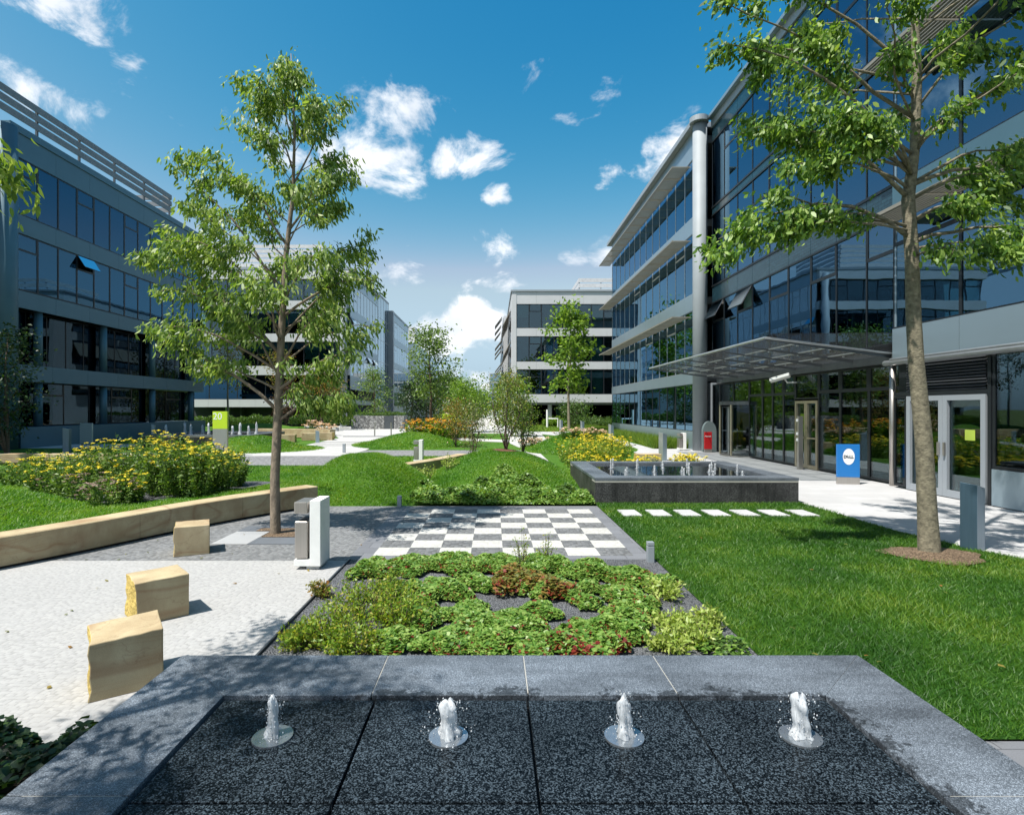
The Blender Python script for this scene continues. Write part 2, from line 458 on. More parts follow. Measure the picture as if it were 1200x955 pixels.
M['panel_shade_tone'] = simple('shade_toned_panel', (0.075, 0.15, 0.195), 0.40, 0.25, 0.04, 0.8)  # metal panel with the left facade's shade put into its colour
M['column_shade_tone'] = simple('shade_toned_column', (0.07, 0.14, 0.18), 0.5, 0.1, 0.06, 1.5)  # column colour darkened to carry the shade on the left building
M['panel_dark'] = simple('metal_panel_dark', (0.30, 0.33, 0.36), 0.45, 0.25, 0.04, 0.8)  # plain darker grey panel for edges, doors and posts
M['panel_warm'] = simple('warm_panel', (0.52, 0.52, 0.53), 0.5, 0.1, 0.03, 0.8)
M['concrete'] = simple('pale_concrete', (0.26, 0.29, 0.315), 0.6, 0, 0.06, 1.5)
M['white_conc'] = simple('white_concrete', (0.72, 0.72, 0.70), 0.7, 0, 0.05, 6, 0.1, 120)
M['steel'] = simple('brushed_steel', (0.48, 0.45, 0.42), 0.33, 0.85, 0.08, 2.0, stretch=(30, 30, 0.6))
M['steel_dark'] = simple('dark_steel', (0.10, 0.11, 0.12), 0.4, 0.6)
M['frame'] = simple('dark_frame', (0.018, 0.022, 0.026), 0.35, 0.3)
M['frame_light'] = simple('light_frame', (0.42, 0.44, 0.45), 0.35, 0.6)
M['frame_gold'] = simple('champagne_frame', (0.42, 0.37, 0.27), 0.35, 0.7)
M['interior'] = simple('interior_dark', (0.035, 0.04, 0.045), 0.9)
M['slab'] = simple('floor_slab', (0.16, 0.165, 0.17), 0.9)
M['blind'] = simple('roller_blind', (0.30, 0.46, 0.47), 0.8, 0, 0.04, stretch=(1, 1, 12))
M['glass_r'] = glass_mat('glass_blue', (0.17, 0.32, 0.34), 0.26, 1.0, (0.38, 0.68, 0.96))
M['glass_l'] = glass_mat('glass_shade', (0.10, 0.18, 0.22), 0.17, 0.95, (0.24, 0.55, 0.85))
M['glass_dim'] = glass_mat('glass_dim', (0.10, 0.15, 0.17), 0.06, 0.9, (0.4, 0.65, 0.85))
M['glass_c'] = glass_mat('glass_teal', (0.42, 0.60, 0.60), 0.10, 0.95)
M['glass_clear'] = glass_mat('glass_clear', (0.62, 0.74, 0.70), 0.07, 0.9)
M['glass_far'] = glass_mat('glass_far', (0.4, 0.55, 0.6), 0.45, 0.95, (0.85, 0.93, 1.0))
M['spandrel'] = None
M['sunshade'] = simple('sunshade_slat', (0.27, 0.25, 0.21), 0.5, 0.3)
M['louvre'] = simple('roof_louvre', (0.56, 0.55, 0.55), 0.5, 0.2)
M['louvre_shade_tone'] = simple('roof_louvre_shade', (0.20, 0.205, 0.215), 0.5, 0.2)  # copy of the pale louvre, shade mixed into the colour
M['bark'] = simple('bark_grey', (0.19, 0.15, 0.11), 0.9, 0, 0.35, 14, 0.9, 40, stretch=(1, 1, 0.5))
M['bark_pale'] = simple('bark_pale', (0.165, 0.145, 0.10), 0.85, 0, 0.5, 16, 1.0, 40, stretch=(1.0, 1.0, 1.3))
M['bark_dark'] = simple('bark_dark', (0.10, 0.07, 0.05), 0.9, 0, 0.3, 14, 0.7, 40)
M['leaf_main'] = leaf_mat('leaf_main', [(0.06, 0.125, 0.02), (0.13, 0.22, 0.04), (0.24, 0.34, 0.075), (0.40, 0.47, 0.16)], 0.42)
M['leaf_right'] = leaf_mat('leaf_right', [(0.035, 0.09, 0.014), (0.085, 0.18, 0.028), (0.18, 0.30, 0.05), (0.32, 0.43, 0.10)], 0.42)
M['leaf_lime'] = leaf_mat('leaf_lime', [(0.072, 0.156, 0.014), (0.144, 0.252, 0.024), (0.240, 0.348, 0.048)], 0.4)
M['leaf_mid'] = leaf_mat('leaf_mid', [(0.035, 0.085, 0.018), (0.075, 0.145, 0.028), (0.13, 0.20, 0.045)], 0.35)
M['leaf_bright'] = leaf_mat('leaf_bright', [(0.06, 0.12, 0.03), (0.13, 0.21, 0.05), (0.22, 0.30, 0.09)], 0.4)
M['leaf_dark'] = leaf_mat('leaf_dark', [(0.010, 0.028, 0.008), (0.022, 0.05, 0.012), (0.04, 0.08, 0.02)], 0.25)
M['leaf_olive'] = leaf_mat('leaf_olive', [(0.09, 0.12, 0.02), (0.16, 0.18, 0.04), (0.25, 0.20, 0.05), (0.30, 0.13, 0.04)], 0.35)
M['leaf_red'] = leaf_mat('leaf_red', [(0.12, 0.012, 0.01), (0.22, 0.03, 0.018), (0.20, 0.09, 0.03)], 0.3)
M['leaf_cover'] = leaf_mat('leaf_cover', [(0.06, 0.15, 0.02), (0.11, 0.22, 0.032), (0.18, 0.30, 0.055), (0.27, 0.37, 0.09)], 0.3)
M['leaf_feather'] = leaf_mat('leaf_feather', [(0.09, 0.18, 0.018), (0.17, 0.28, 0.03), (0.27, 0.37, 0.05), (0.38, 0.32, 0.05)], 0.4)
M['leaf_pale'] = leaf_mat('leaf_pale', [(0.20, 0.30, 0.05), (0.33, 0.42, 0.09), (0.45, 0.50, 0.16)], 0.35)
M['leaf_per'] = leaf_mat('leaf_perennial', [(0.05, 0.11, 0.02), (0.11, 0.20, 0.035), (0.20, 0.30, 0.06)], 0.35)
M['fl_yellow'] = leaf_mat('flower_yellow', [(0.58, 0.44, 0.012), (0.72, 0.58, 0.025), (0.64, 0.54, 0.05)], 0.15, 0.7)
M['fl_orange'] = leaf_mat('flower_orange', [(0.65, 0.22, 0.01), (0.75, 0.38, 0.02), (0.7, 0.5, 0.05)], 0.15, 0.7)
M['fl_pink'] = leaf_mat('flower_pink', [(0.6, 0.40, 0.33), (0.7, 0.52, 0.42), (0.68, 0.45, 0.2)], 0.15, 0.7)
M['fl_mauve'] = leaf_mat('flower_mauve', [(0.14, 0.09, 0.08), (0.24, 0.16, 0.14), (0.28, 0.22, 0.16)], 0.2, 0.7)
M['lime'] = simple('lime_panel', (0.44, 0.62, 0.02), 0.45, 0, 0.02)
M['blue'] = simple('blue_panel', (0.012, 0.155, 0.45), 0.4, 0, 0.03)
M['red'] = simple('red_panel', (0.56, 0.02, 0.025), 0.35, 0, 0.04)
M['white'] = simple('white_paint', (0.80, 0.80, 0.80), 0.45, 0, 0.02)
M['ink'] = simple('dark_ink', (0.05, 0.06, 0.08), 0.6)
M['bollard_blue'] = simple('blue_grey_metal', (0.08, 0.14, 0.19), 0.38, 0.6, 0.1, 1.5, stretch=(20, 20, 0.7))
M['bollard_face'] = simple('grey_metal_face', (0.20, 0.25, 0.30), 0.42, 0.6, 0.08, 1.5, stretch=(20, 20, 0.7))
M['arch_grey'] = simple('arch_grey', (0.12, 0.155, 0.16), 0.5)

def make_spandrel():
    m, nt, out = new_mat('spandrel_tiles')
    g = nt.nodes.new('ShaderNodeNewGeometry')
    sp = nt.nodes.new('ShaderNodeSeparateXYZ'); link(nt, g.outputs['Position'], sp.inputs[0])
    cb = nt.nodes.new('ShaderNodeCombineXYZ'); link(nt, sp.outputs[1], cb.inputs[0]); link(nt, sp.outputs[2], cb.inputs[1])
    br = nt.nodes.new('ShaderNodeTexBrick'); br.inputs['Scale'].default_value = 1.0
    br.inputs['Brick Width'].default_value = 0.22; br.inputs['Row Height'].default_value = 0.10; br.inputs['Mortar Size'].default_value = 0.006
    br.inputs['Color1'].default_value = (0.015, 0.04, 0.055, 1); br.inputs['Color2'].default_value = (0.022, 0.055, 0.075, 1); br.inputs['Mortar'].default_value = (0.006, 0.012, 0.016, 1)
    link(nt, cb.outputs[0], br.inputs['Vector'])
    principled(nt, out, br.outputs['Color'], 0.12, 0, None, 0.6)
    return m
M['spandrel'] = make_spandrel()

def make_water():
    m, nt, out = new_mat('jet_water')
    v = coords(nt, (1, 1, 0.18))
    f = noise(nt, v, 85, 4, 0.65)
    k = ramp(nt, [(0.36, 0.0), (0.64, 1.0)], f).outputs[0]
    p = nt.nodes.new('ShaderNodeBsdfPrincipled'); p.inputs['Base Color'].default_value = (0.86, 0.89, 0.92, 1); p.inputs['Roughness'].default_value = 0.2
    p.inputs['Subsurface Weight'].default_value = 0.0
    t = nt.nodes.new('ShaderNodeBsdfTranslucent'); t.inputs['Color'].default_value = (0.85, 0.88, 0.92, 1)
    a = nt.nodes.new('ShaderNodeMixShader'); a.inputs[0].default_value = 0.45; link(nt, p.outputs[0], a.inputs[1]); link(nt, t.outputs[0], a.inputs[2])
    g = nt.nodes.new('ShaderNodeBsdfGlass'); g.inputs['IOR'].default_value = 1.2; g.inputs['Roughness'].default_value = 0.05
    mx = nt.nodes.new('ShaderNodeMixShader'); link(nt, math_(nt, 'ADD', math_(nt, 'MULTIPLY', k, 0.5), 0.48), mx.inputs[0]); link(nt, g.outputs[0], mx.inputs[1]); link(nt, a.outputs[0], mx.inputs[2])
    link(nt, mx.outputs[0], out.inputs[0])
    return m
M['water'] = make_water()

# ------------------------------------------------------------------ camera
cam = bpy.data.cameras.new('camera'); co = bpy.data.objects.new('camera', cam); C.objects.link(co)
co.location = (0, 0, 2.0); co.rotation_euler = (R(90), 0, 0)
cam.sensor_width = 36.0; cam.lens = 36.0 * 656 / 1200.0
cam.shift_x = 22.0 / 1200; cam.shift_y = 2.5 / 1200
cam.clip_end = 5000; cam.clip_start = 0.05
S.camera = co

def gp(px, py, z=0.0):            # used only to plan where things stand on the ground
    Y = 656.0 * (2.0 - z) / (py - 480.0)
    return ((px - 578.0) / 656.0 * Y, Y)

# ------------------------------------------------------------------ ground
def sheet(name, polys, z, mat, label=None):
    b = MB()
    if not isinstance(polys[0][0], (list, tuple)): polys = [polys]
    for p in polys:
        a = sum(p[i][0] * p[(i + 1) % len(p)][1] - p[(i + 1) % len(p)][0] * p[i][1] for i in range(len(p)))
        if a < 0: p = p[::-1]
        b.face([(x, y, z) for x, y in p])
    o = b.build(name, mat)
    return tag(o, label, kind='structure')

sheet('ground', [(-1500, -300), (1500, -300), (1500, 3000), (-1500, 3000)], -0.03, M['ground'])
sheet('lawn', [(-40, 11.4), (12, 11.4), (12, 75), (-40, 75)], -0.012, M['lawn'])
WALL = [(-9.6, 2.6), (-8.6, 3.9), (-7.6, 5.1), (-6.75, 6.15), (-6.18, 6.98), (-5.72, 7.85), (-5.36, 8.7), (-4.93, 9.6), (-4.3, 10.62), (-3.62, 11.55)]
sheet('plaza_paving', [(-12, -4), (-1.9, -4), (-1.9, 7.42), (-12, 7.42)], 0.0, M['white_setts'])
sheet('grey_paving', [(-12, 7.42), (2.15, 7.42), (2.15, 11.6), (-12, 11.6)], 0.0, M['grey_setts'])
sheet('dark_border', [[(1.92, 7.45), (2.15, 7.45), (2.15, 11.6), (1.92, 11.6)], [(-1.95, 7.45), (1.92, 7.45), (1.92, 7.66), (-1.95, 7.66)],
                      [(-1.95, 7.66), (-1.65, 7.66), (-1.65, 11.23), (-1.95, 11.23)], [(-1.95, 11.23), (1.92, 11.23), (1.92, 11.6), (-1.95, 11.6)]], 0.004, M['dark_border'])
cw, cg = [], []
T = 0.446
for i in range(8):
    for j in range(8):
        x = -1.65 + i * T; y = 7.66 + j * T
        q = [(x, y), (x + T, y), (x + T, y + T), (x, y + T)]
        (cw if (i + j) % 2 == 0 else cg).append(q)
b = MB()
for p in cw: b.face([(x, y, 0.005) for x, y in p], 0)
for p in cg: b.face([(x, y, 0.005) for x, y in p], 1)
tag(b.build('chequered_paving', [M['chess_white'], M['chess_grey']]), kind='structure')
sheet('light_paving_slab', [(-4.2, 8.3), (-3.66, 8.3), (-3.66, 9.17), (-4.2, 9.17)], 0.006, M['light_slab'])
sheet('dark_paving_slab', [[(-3.655, 8.3), (-2.86, 8.3), (-2.86, 8.75), (-3.655, 8.75)], [(-4.2, 9.175), (-3.66, 9.175), (-3.66, 9.62), (-4.2, 9.62)],
                           [(-3.655, 9.43), (-2.86, 9.43), (-2.86, 9.8), (-3.655, 9.8)]], 0.006, M['dark_slab'])
sheet('gravel_bed', [(-1.895, 3.31), (2.15, 3.31), (2.15, 7.45), (-1.895, 7.45)], 0.006, M['gravel'])
# right hand side
LE = [(2.15, 3.38), (9.0, 3.38), (8.2, 5.0), (7.35, 6.8), (6.85, 8.0), (6.62, 9.2), (6.58, 10.6), (6.55, 11.95), (6.55, 12.2), (2.15, 12.2)]
sheet('sidewalk', [(4.0, -4), (14, -4), (14, 62), (3.4, 62), (3.0, 52), (3.6, 47), (5.2, 42), (6.5, 34), (6.6, 24), (6.6, 12), (6.6, 3.3), (4.0, 3.3)], 0.0, M['sidewalk'])
sheet('side_paving', [(2.15, -4), (4.0, -4), (4.0, 3.38), (2.15, 3.38)], 0.0, M['dark_border'])
sheet('right_lawn', LE, 0.012, M['lawn_lush'])

# planted bank behind the sandstone wall : rows follow the wall
def resample(pts, n):
    P = np.array(pts, float); d = np.r_[0, np.cumsum(np.linalg.norm(np.diff(P, axis=0), axis=1))]
    t = np.linspace(0, d[-1], n)
    # smooth by a cubic-ish moving average of a dense linear sample
    out = np.stack([np.interp(t, d, P[:, k]) for k in range(P.shape[1])], 1)
    for _ in range(6):
        out[1:-1] = out[1:-1] * .5 + (out[:-2] + out[2:]) * .25
    return out
WP = resample(WALL, 60)
tw = np.gradient(WP, axis=0); tw = tw / np.linalg.norm(tw, axis=1, keepdims=True)
nw = np.stack([-tw[:, 1], tw[:, 0]], 1)        # to the left/back of the wall
def bumpf(x, y, cx, cy, rx, ry, h, ang=0.0):
    ca, sa = math.cos(ang), math.sin(ang)
    dx = (x - cx) * ca + (y - cy) * sa; dy = -(x - cx) * sa + (y - cy) * ca
    r = np.sqrt((dx / rx) ** 2 + (dy / ry) ** 2)
    return np.where(r < 1, h * (0.5 + 0.5 * np.cos(np.pi * np.minimum(r, 1))), 0.0)
def ripple(x, y):
    return 0.03 * np.sin(x * 1.9 + 0.7 * y) * np.cos(y * 1.3 - 0.4 * x) + 0.015 * np.sin(x * 5.1 + y * 3.7)

def bank_h(x, y, t):
    z = 0.36 * np.clip(1 - (t - 0.5) / 8.5, 0, 1) ** 0.8 + 0.0
    z = z + bumpf(x, y, -8.9, 8.9, 2.4, 2.4, 0.50) + bumpf(x, y, -7.2, 14.5, 2.6, 3.4, 0.05)
    return z + ripple(x, y) * np.clip(1 - t / 9, 0, 1)

def grid_mesh(name, X, Y, Z, mat, loc=None, label=None):
    n, k = X.shape
    v = np.stack([X, Y, Z], -1).reshape(-1, 3)
    f = [(i * k + j, (i + 1) * k + j, (i + 1) * k + j + 1, i * k + j + 1) for i in range(n - 1) for j in range(k - 1)]
    b = MB(); b.v = [tuple(p) for p in v]; b.f = f; b.m = [0] * len(f)
    o = b.build(name, mat, loc=loc, smooth=True)
    bm = bmesh.new(); bm.from_mesh(o.data); bmesh.ops.recalc_face_normals(bm, faces=bm.faces)
    if sum(fc.normal.z for fc in bm.faces) < 0: bmesh.ops.reverse_faces(bm, faces=bm.faces)
    bm.to_mesh(o.data); bm.free()
    return tag(o, label, kind='structure')

tt = np.linspace(0.30, 9.5, 40)
# far rim of the bank is straightened so that it meets the cross path
BX = WP[:, None, 0] + nw[:, None, 0] * tt[None, :]
BY = WP[:, None, 1] + nw[:, None, 1] * tt[None, :]
BT = np.broadcast_to(tt[None, :], BX.shape)
BZ = bank_h(BX, BY, BT)
BZ[:, -1] = -0.02
grid_mesh('lawn_bank', BX, BY, BZ, M['lawn'])

MOUNDS = {}
def mound(name, cx, cy, rx, ry, h, ang=0.0, n=26, k=64, flat=1.0):
    rr = np.linspace(0, 1.0, n)[:, None]; th = np.linspace(0, 2 * math.pi, k)[None, :]
    dx = rr * np.cos(th) * rx; dy = rr * np.sin(th) * ry
    ca, sa = math.cos(ang), math.sin(ang)
    X = cx + dx * ca - dy * sa; Y = cy + dx * sa + dy * ca
    Z = h * (0.5 + 0.5 * np.cos(np.pi * rr ** flat)) + ripple(X, Y) * (1 - rr) - 0.02
    MOUNDS[name + str(len(MOUNDS))] = (cx, cy, rx, ry, h, ang, flat)
    return grid_mesh(name, X, Y, Z + 0 * th, M['lawn'])
def mound_z(p, x, y):
    cx, cy, rx, ry, h, ang, flat = p
    ca, sa = math.cos(ang), math.sin(ang)
    dx = (x - cx) * ca + (y - cy) * sa; dy = -(x - cx) * sa + (y - cy) * ca
    r = np.minimum(np.sqrt((dx / rx) ** 2 + (dy / ry) ** 2), 1)
    return h * (0.5 + 0.5 * np.cos(np.pi * r ** flat)) + ripple(x, y) * (1 - r) - 0.02

MW = (-3.2, 14.1, 2.1, 2.7, 0.90, 0.15, 1.3)     # mound at the end of the sandstone wall
MC = (0.25, 16.4, 2.6, 4.95, 0.80, 0.0, 1.25)      # central mound with the shrub trees
for nm, p in (('grass_mound', MW), ('grass_mound', MC)):
    mound(nm, *p[:6], flat=p[6])
MSIGN = (-12.2, 28.2, 3.6, 3.0, 0.68, 0.1, 1.1)
MSIGN2 = (-8.9, 30.5, 2.6, 3.5, 0.30, 0.2, 1.0)
MR4 = (-4.7, 32.5, 3.4, 4.5, 0.66, 0.0, 1.1)
MR5 = (4.3, 28.5, 3.0, 4.2, 0.85, -0.2, 1.1)
MHB = (-18.6, 44.5, 6.6, 4.0, 0.95, 0.05, 1.0)
for p in (MSIGN, MR4, MR5, MHB): mound('grass_mound', *p[:6], flat=p[6])
# paths
sheet('cross_path', [(-14.0, 20.0), (-4.6, 20.0), (-6.2, 24.1), (-14.0, 24.1)], 0.0, M['path_grey'])
sheet('cross_path_strip', [[(-6.25, 24.1), (-5.4, 24.1), (1.9, 24.1), (1.9, 27.6), (-6.3, 27.6)]], 0.0, M['path_grey'])
sheet('light_path', [[(-22, 24.1), (-6.25, 24.1), (-6.3, 28.0), (-7.3, 40.0), (-7.8, 44), (-5.5, 62), (-20, 62), (-12.5, 44), (-10.9, 39.5), (-10.4, 26.0), (-22, 25.6)],
                      [(1.55, 15.8), (2.15, 15.8), (2.15, 27.6), (3.4, 33), (4.0, 47), (1.2, 47), (1.0, 33), (1.55, 27.6)],
                      [(-5.0, 38.5), (1.0, 34), (1.0, 37), (-5.0, 41.5)],
                      [(-2.0, 19.6), (1.5, 19.8), (1.5, 21.2), (-2.0, 21.0)],
                      [(-4.3, 16.6), (-2.9, 16.4), (-2.6, 18.6), (-4.4, 18.0)]], 0.004, M['path_light'])
sheet('path_band', [[(-11.0, 41.0), (-7.4, 41.0), (-7.5, 42.5), (-11.4, 42.5)], [(-10.6, 31.0), (-6.6, 31.0), (-6.62, 31.3), (-10.6, 31.3)], [(-10.5, 32.6), (-6.75, 32.6), (-6.8, 32.9), (-10.5, 32.9)],
                      [(-10.7, 34.2), (-6.85, 34.2), (-6.9, 34.55), (-10.7, 34.55)]], 0.010, M['path_grey'])
sheet('shaded_path', [[(-40, 29.0), (-19.5, 29.0), (-19.5, 32.5), (-40, 32.5)], [(-16.5, 12.6), (-11.2, 13.0), (-11.2, 14.3), (-16.5, 14.0)]], 0.0, M['path_light'])
sheet('far_plaza', [(-20, 62), (-5.5, 62), (-5.5, 47), (3.0, 47), (3.4, 62), (14, 62), (14, 70), (1.2, 70), (1.2, 260), (-9, 260), (-9, 75), (-20, 66)], -0.004, M['path_light'])

# ------------------------------------------------------------------ sandstone walls and blocks
def curved_wall(name, label, pts, thick, h0, h1, n=40, group=None, cap=True):
    P = resample(pts, n) if len(pts) > 2 else np.array([np.linspace(pts[0][k], pts[1][k], n) for k in (0, 1)]).T
    t = np.gradient(P, axis=0); t /= np.linalg.norm(t, axis=1, keepdims=True); nn = np.stack([-t[:, 1], t[:, 0]], 1)
    root = thing(name, label, 'wall', (P[n // 2][0], P[n // 2][1], 0), group)
    cuts = list(range(0, n, 10)); cuts = cuts if cuts[-1] == n - 1 else cuts + [n - 1]
    if len(cuts) > 2 and cuts[-1] - cuts[-2] < 5: cuts.pop(-2)
    for a, c in zip(cuts[:-1], cuts[1:]):          # one course of long stones, butt jointed
        b = MB(); k = 0
        for i in range(a, c + 1):
            h = h0 + (h1 - h0) * i / (n - 1)
            e = 0.0025 if i == a else (-0.0025 if i == c else 0)
            p = P[i] + t[i] * e; q = p + nn[i] * thick
            b.v += [(p[0], p[1], .035), (p[0], p[1], h - 0.012), (p[0] + nn[i][0] * .012, p[1] + nn[i][1] * .012, h),
                    (q[0] - nn[i][0] * .012, q[1] - nn[i][1] * .012, h), (q[0], q[1], h - 0.012), (q[0], q[1], .035)]
        m_ = c - a + 1
        for i in range(m_ - 1):
            for j in range(6):
                jn = (j + 1) % 6; b.f.append((i * 6 + j, (i + 1) * 6 + j, (i + 1) * 6 + jn, i * 6 + jn)); b.m.append(0)
        b.f.append((5, 4, 3, 2, 1, 0)); b.m.append(0)
        b.f.append(tuple((m_ - 1) * 6 + j for j in range(6))); b.m.append(0)
        o = b.build('wall_stone', M['sandstone'], root)
        fb = MB()
        for i in range(a, c):
            f0, f1 = P[i] + nn[i] * .05, P[i + 1] + nn[i + 1] * .05; g0, g1 = P[i] + nn[i] * (thick - .05), P[i + 1] + nn[i + 1] * (thick - .05)
            fb.hexa([(f0[0], f0[1], -.05), (f1[0], f1[1], -.05), (g1[0], g1[1], -.05), (g0[0], g0[1], -.05), (f0[0], f0[1], .034), (f1[0], f1[1], .034), (g1[0], g1[1], .034), (g0[0], g0[1], .034)])
        fb.build('plinth', M['black_gap'], o)
        bm = bmesh.new(); bm.from_mesh(o.data); bmesh.ops.recalc_face_normals(bm, faces=bm.faces); bm.to_mesh(o.data); bm.free()
    return root
curved_wall('sandstone_wall', 'long curved sandstone seat wall running behind the tall foreground tree', WALL, 0.40, 0.385, 0.42, 60)
curved_wall('sandstone_wall', 'short sandstone wall in front of the white litter bin, tapering into the central mound', [(-3.4, 15.6), (-2.6, 16.7), (-1.7, 18.2), (-0.9, 20.0)], 0.42, 0.34, 0.42, 20)
curved_wall('sandstone_wall', 'low sandstone wall behind the yellow flowers at the left edge', [(-21.0, 20.6), (-17.0, 20.7), (-13.6, 20.3)], 0.4, 0.36, 0.36, 20)
curved_wall('sandstone_wall', 'distant sandstone wall below the hedge beside the left lawn', [(-17.6, 40.4), (-15.0, 40.0), (-12.6, 39.2), (-11.2, 38.4)], 0.5, 0.62, 0.62, 30)

def stone_block(loc, w, d, h, rot, label, taper=0.0, group=None, seed=0):
    rs = random.Random(seed)
    b = MB()
    j = lambda a: rs.uniform(-a, a)
    ca, sa = math.cos(rot), math.sin(rot)
    def P(x, y, z): return (loc[0] + x * ca - y * sa, loc[1] + x * sa + y * ca, z)
    nx, ny, nz = 6, 5, 5
    idx = {}
    def vid(i, jx, k):
        key = (i, jx, k)
        if key in idx: return idx[key]
        x = -w / 2 + w * i / nx; y = -d / 2 + d * jx / ny; z = h * k / nz
        x += taper * w * 0.5 * (k / nz) * (-1 if i == 0 else 0) * 0.0
        if i == 0: x += j(0.014)          # split, rough end
        if i == nx: x += j(0.003)
        if k == nz: z += j(0.003) + taper * x
        idx[key] = len(b.v); b.v.append(P(x, y, z)); return idx[key]
    for i in range(nx):
        for k in range(nz):
            b.f.append((vid(i, 0, k), vid(i + 1, 0, k), vid(i + 1, 0, k + 1), vid(i, 0, k + 1))); b.m.append(0)
            b.f.append((vid(i + 1, ny, k), vid(i, ny, k), vid(i, ny, k + 1), vid(i + 1, ny, k + 1))); b.m.append(0)
    for y in range(ny):
        for k in range(nz):
            b.f.append((vid(0, y + 1, k), vid(0, y, k), vid(0, y, k + 1), vid(0, y + 1, k + 1))); b.m.append(1)
            b.f.append((vid(nx, y, k), vid(nx, y + 1, k), vid(nx, y + 1, k + 1), vid(nx, y, k + 1))); b.m.append(1)
        for i in range(nx):
            b.f.append((vid(i, y, nz), vid(i + 1, y, nz), vid(i + 1, y + 1, nz), vid(i, y + 1, nz))); b.m.append(0)
            b.f.append((vid(i, y + 1, 0), vid(i + 1, y + 1, 0), vid(i + 1, y, 0), vid(i, y, 0))); b.m.append(0)
    o = b.build('stone_block', [M['sandstone'], M['sandstone_rough']], loc=(loc[0], loc[1], 0), bevel=0.008)
    return tag(o, label, 'stone seat', group or 'sandstone seat blocks on the paving')
# boxes placed so that the near left / right ground corners fall where the photo has them
stone_block((-2.71, 4.13), 0.44, 0.46, 0.405, 0.62, 'sandstone cube nearest the dark fountain, dappled with leaf shadow', 0.05, seed=1)
stone_block((-3.28, 5.47), 0.45, 0.44, 0.40, 0.745, 'middle sandstone cube on the white paving with a brown crack in its face', 0.02, seed=2)
stone_block((-4.24, 7.89), 0.43, 0.47, 0.40, 0.47, 'sandstone cube on the grey paving between the curved wall and the tree', 0.0, seed=3)
stone_block((-12.75, 34.6), 1.05, 0.6, 0.46, 0.15, 'distant sandstone block on the lawn, furthest left of the far blocks', seed=4, group='distant sandstone blocks')
stone_block((-11.95, 36.6), 1.0, 0.6, 0.46, 0.1, 'distant sandstone block in the middle of the far blocks', seed=5, group='distant sandstone blocks')
stone_block((-11.0, 36.9), 0.9, 0.8, 0.50, 0.1, 'distant sandstone block beside the pale path, right of the far blocks', seed=6, group='distant sandstone blocks')
stone_block((5.55, 26.6), 0.8, 0.6, 0.45, -0.1, 'small sandstone block among yellow flowers beside the pavement', seed=8, group='distant sandstone blocks')
stone_block((5.6, 20.3), 0.9, 0.4, 0.4, 0.0, 'sandstone block behind the far fountain among yellow flowers', seed=9, group='distant sandstone blocks')

# stepping stones
for i in range(7):
    x = 2.61 + i * 0.55
    b = MB(); b.box(x - 0.175, x + 0.175, 10.42, 11.02, 0.0, 0.035)
    o = b.build('stepping_stone', M['sidewalk'], loc=(x, 10.7, 0), bevel=0.006)
    tag(o, 'white stepping stone in the row across the lawn before the far fountain', 'stepping stone', 'stepping stones in the lawn')

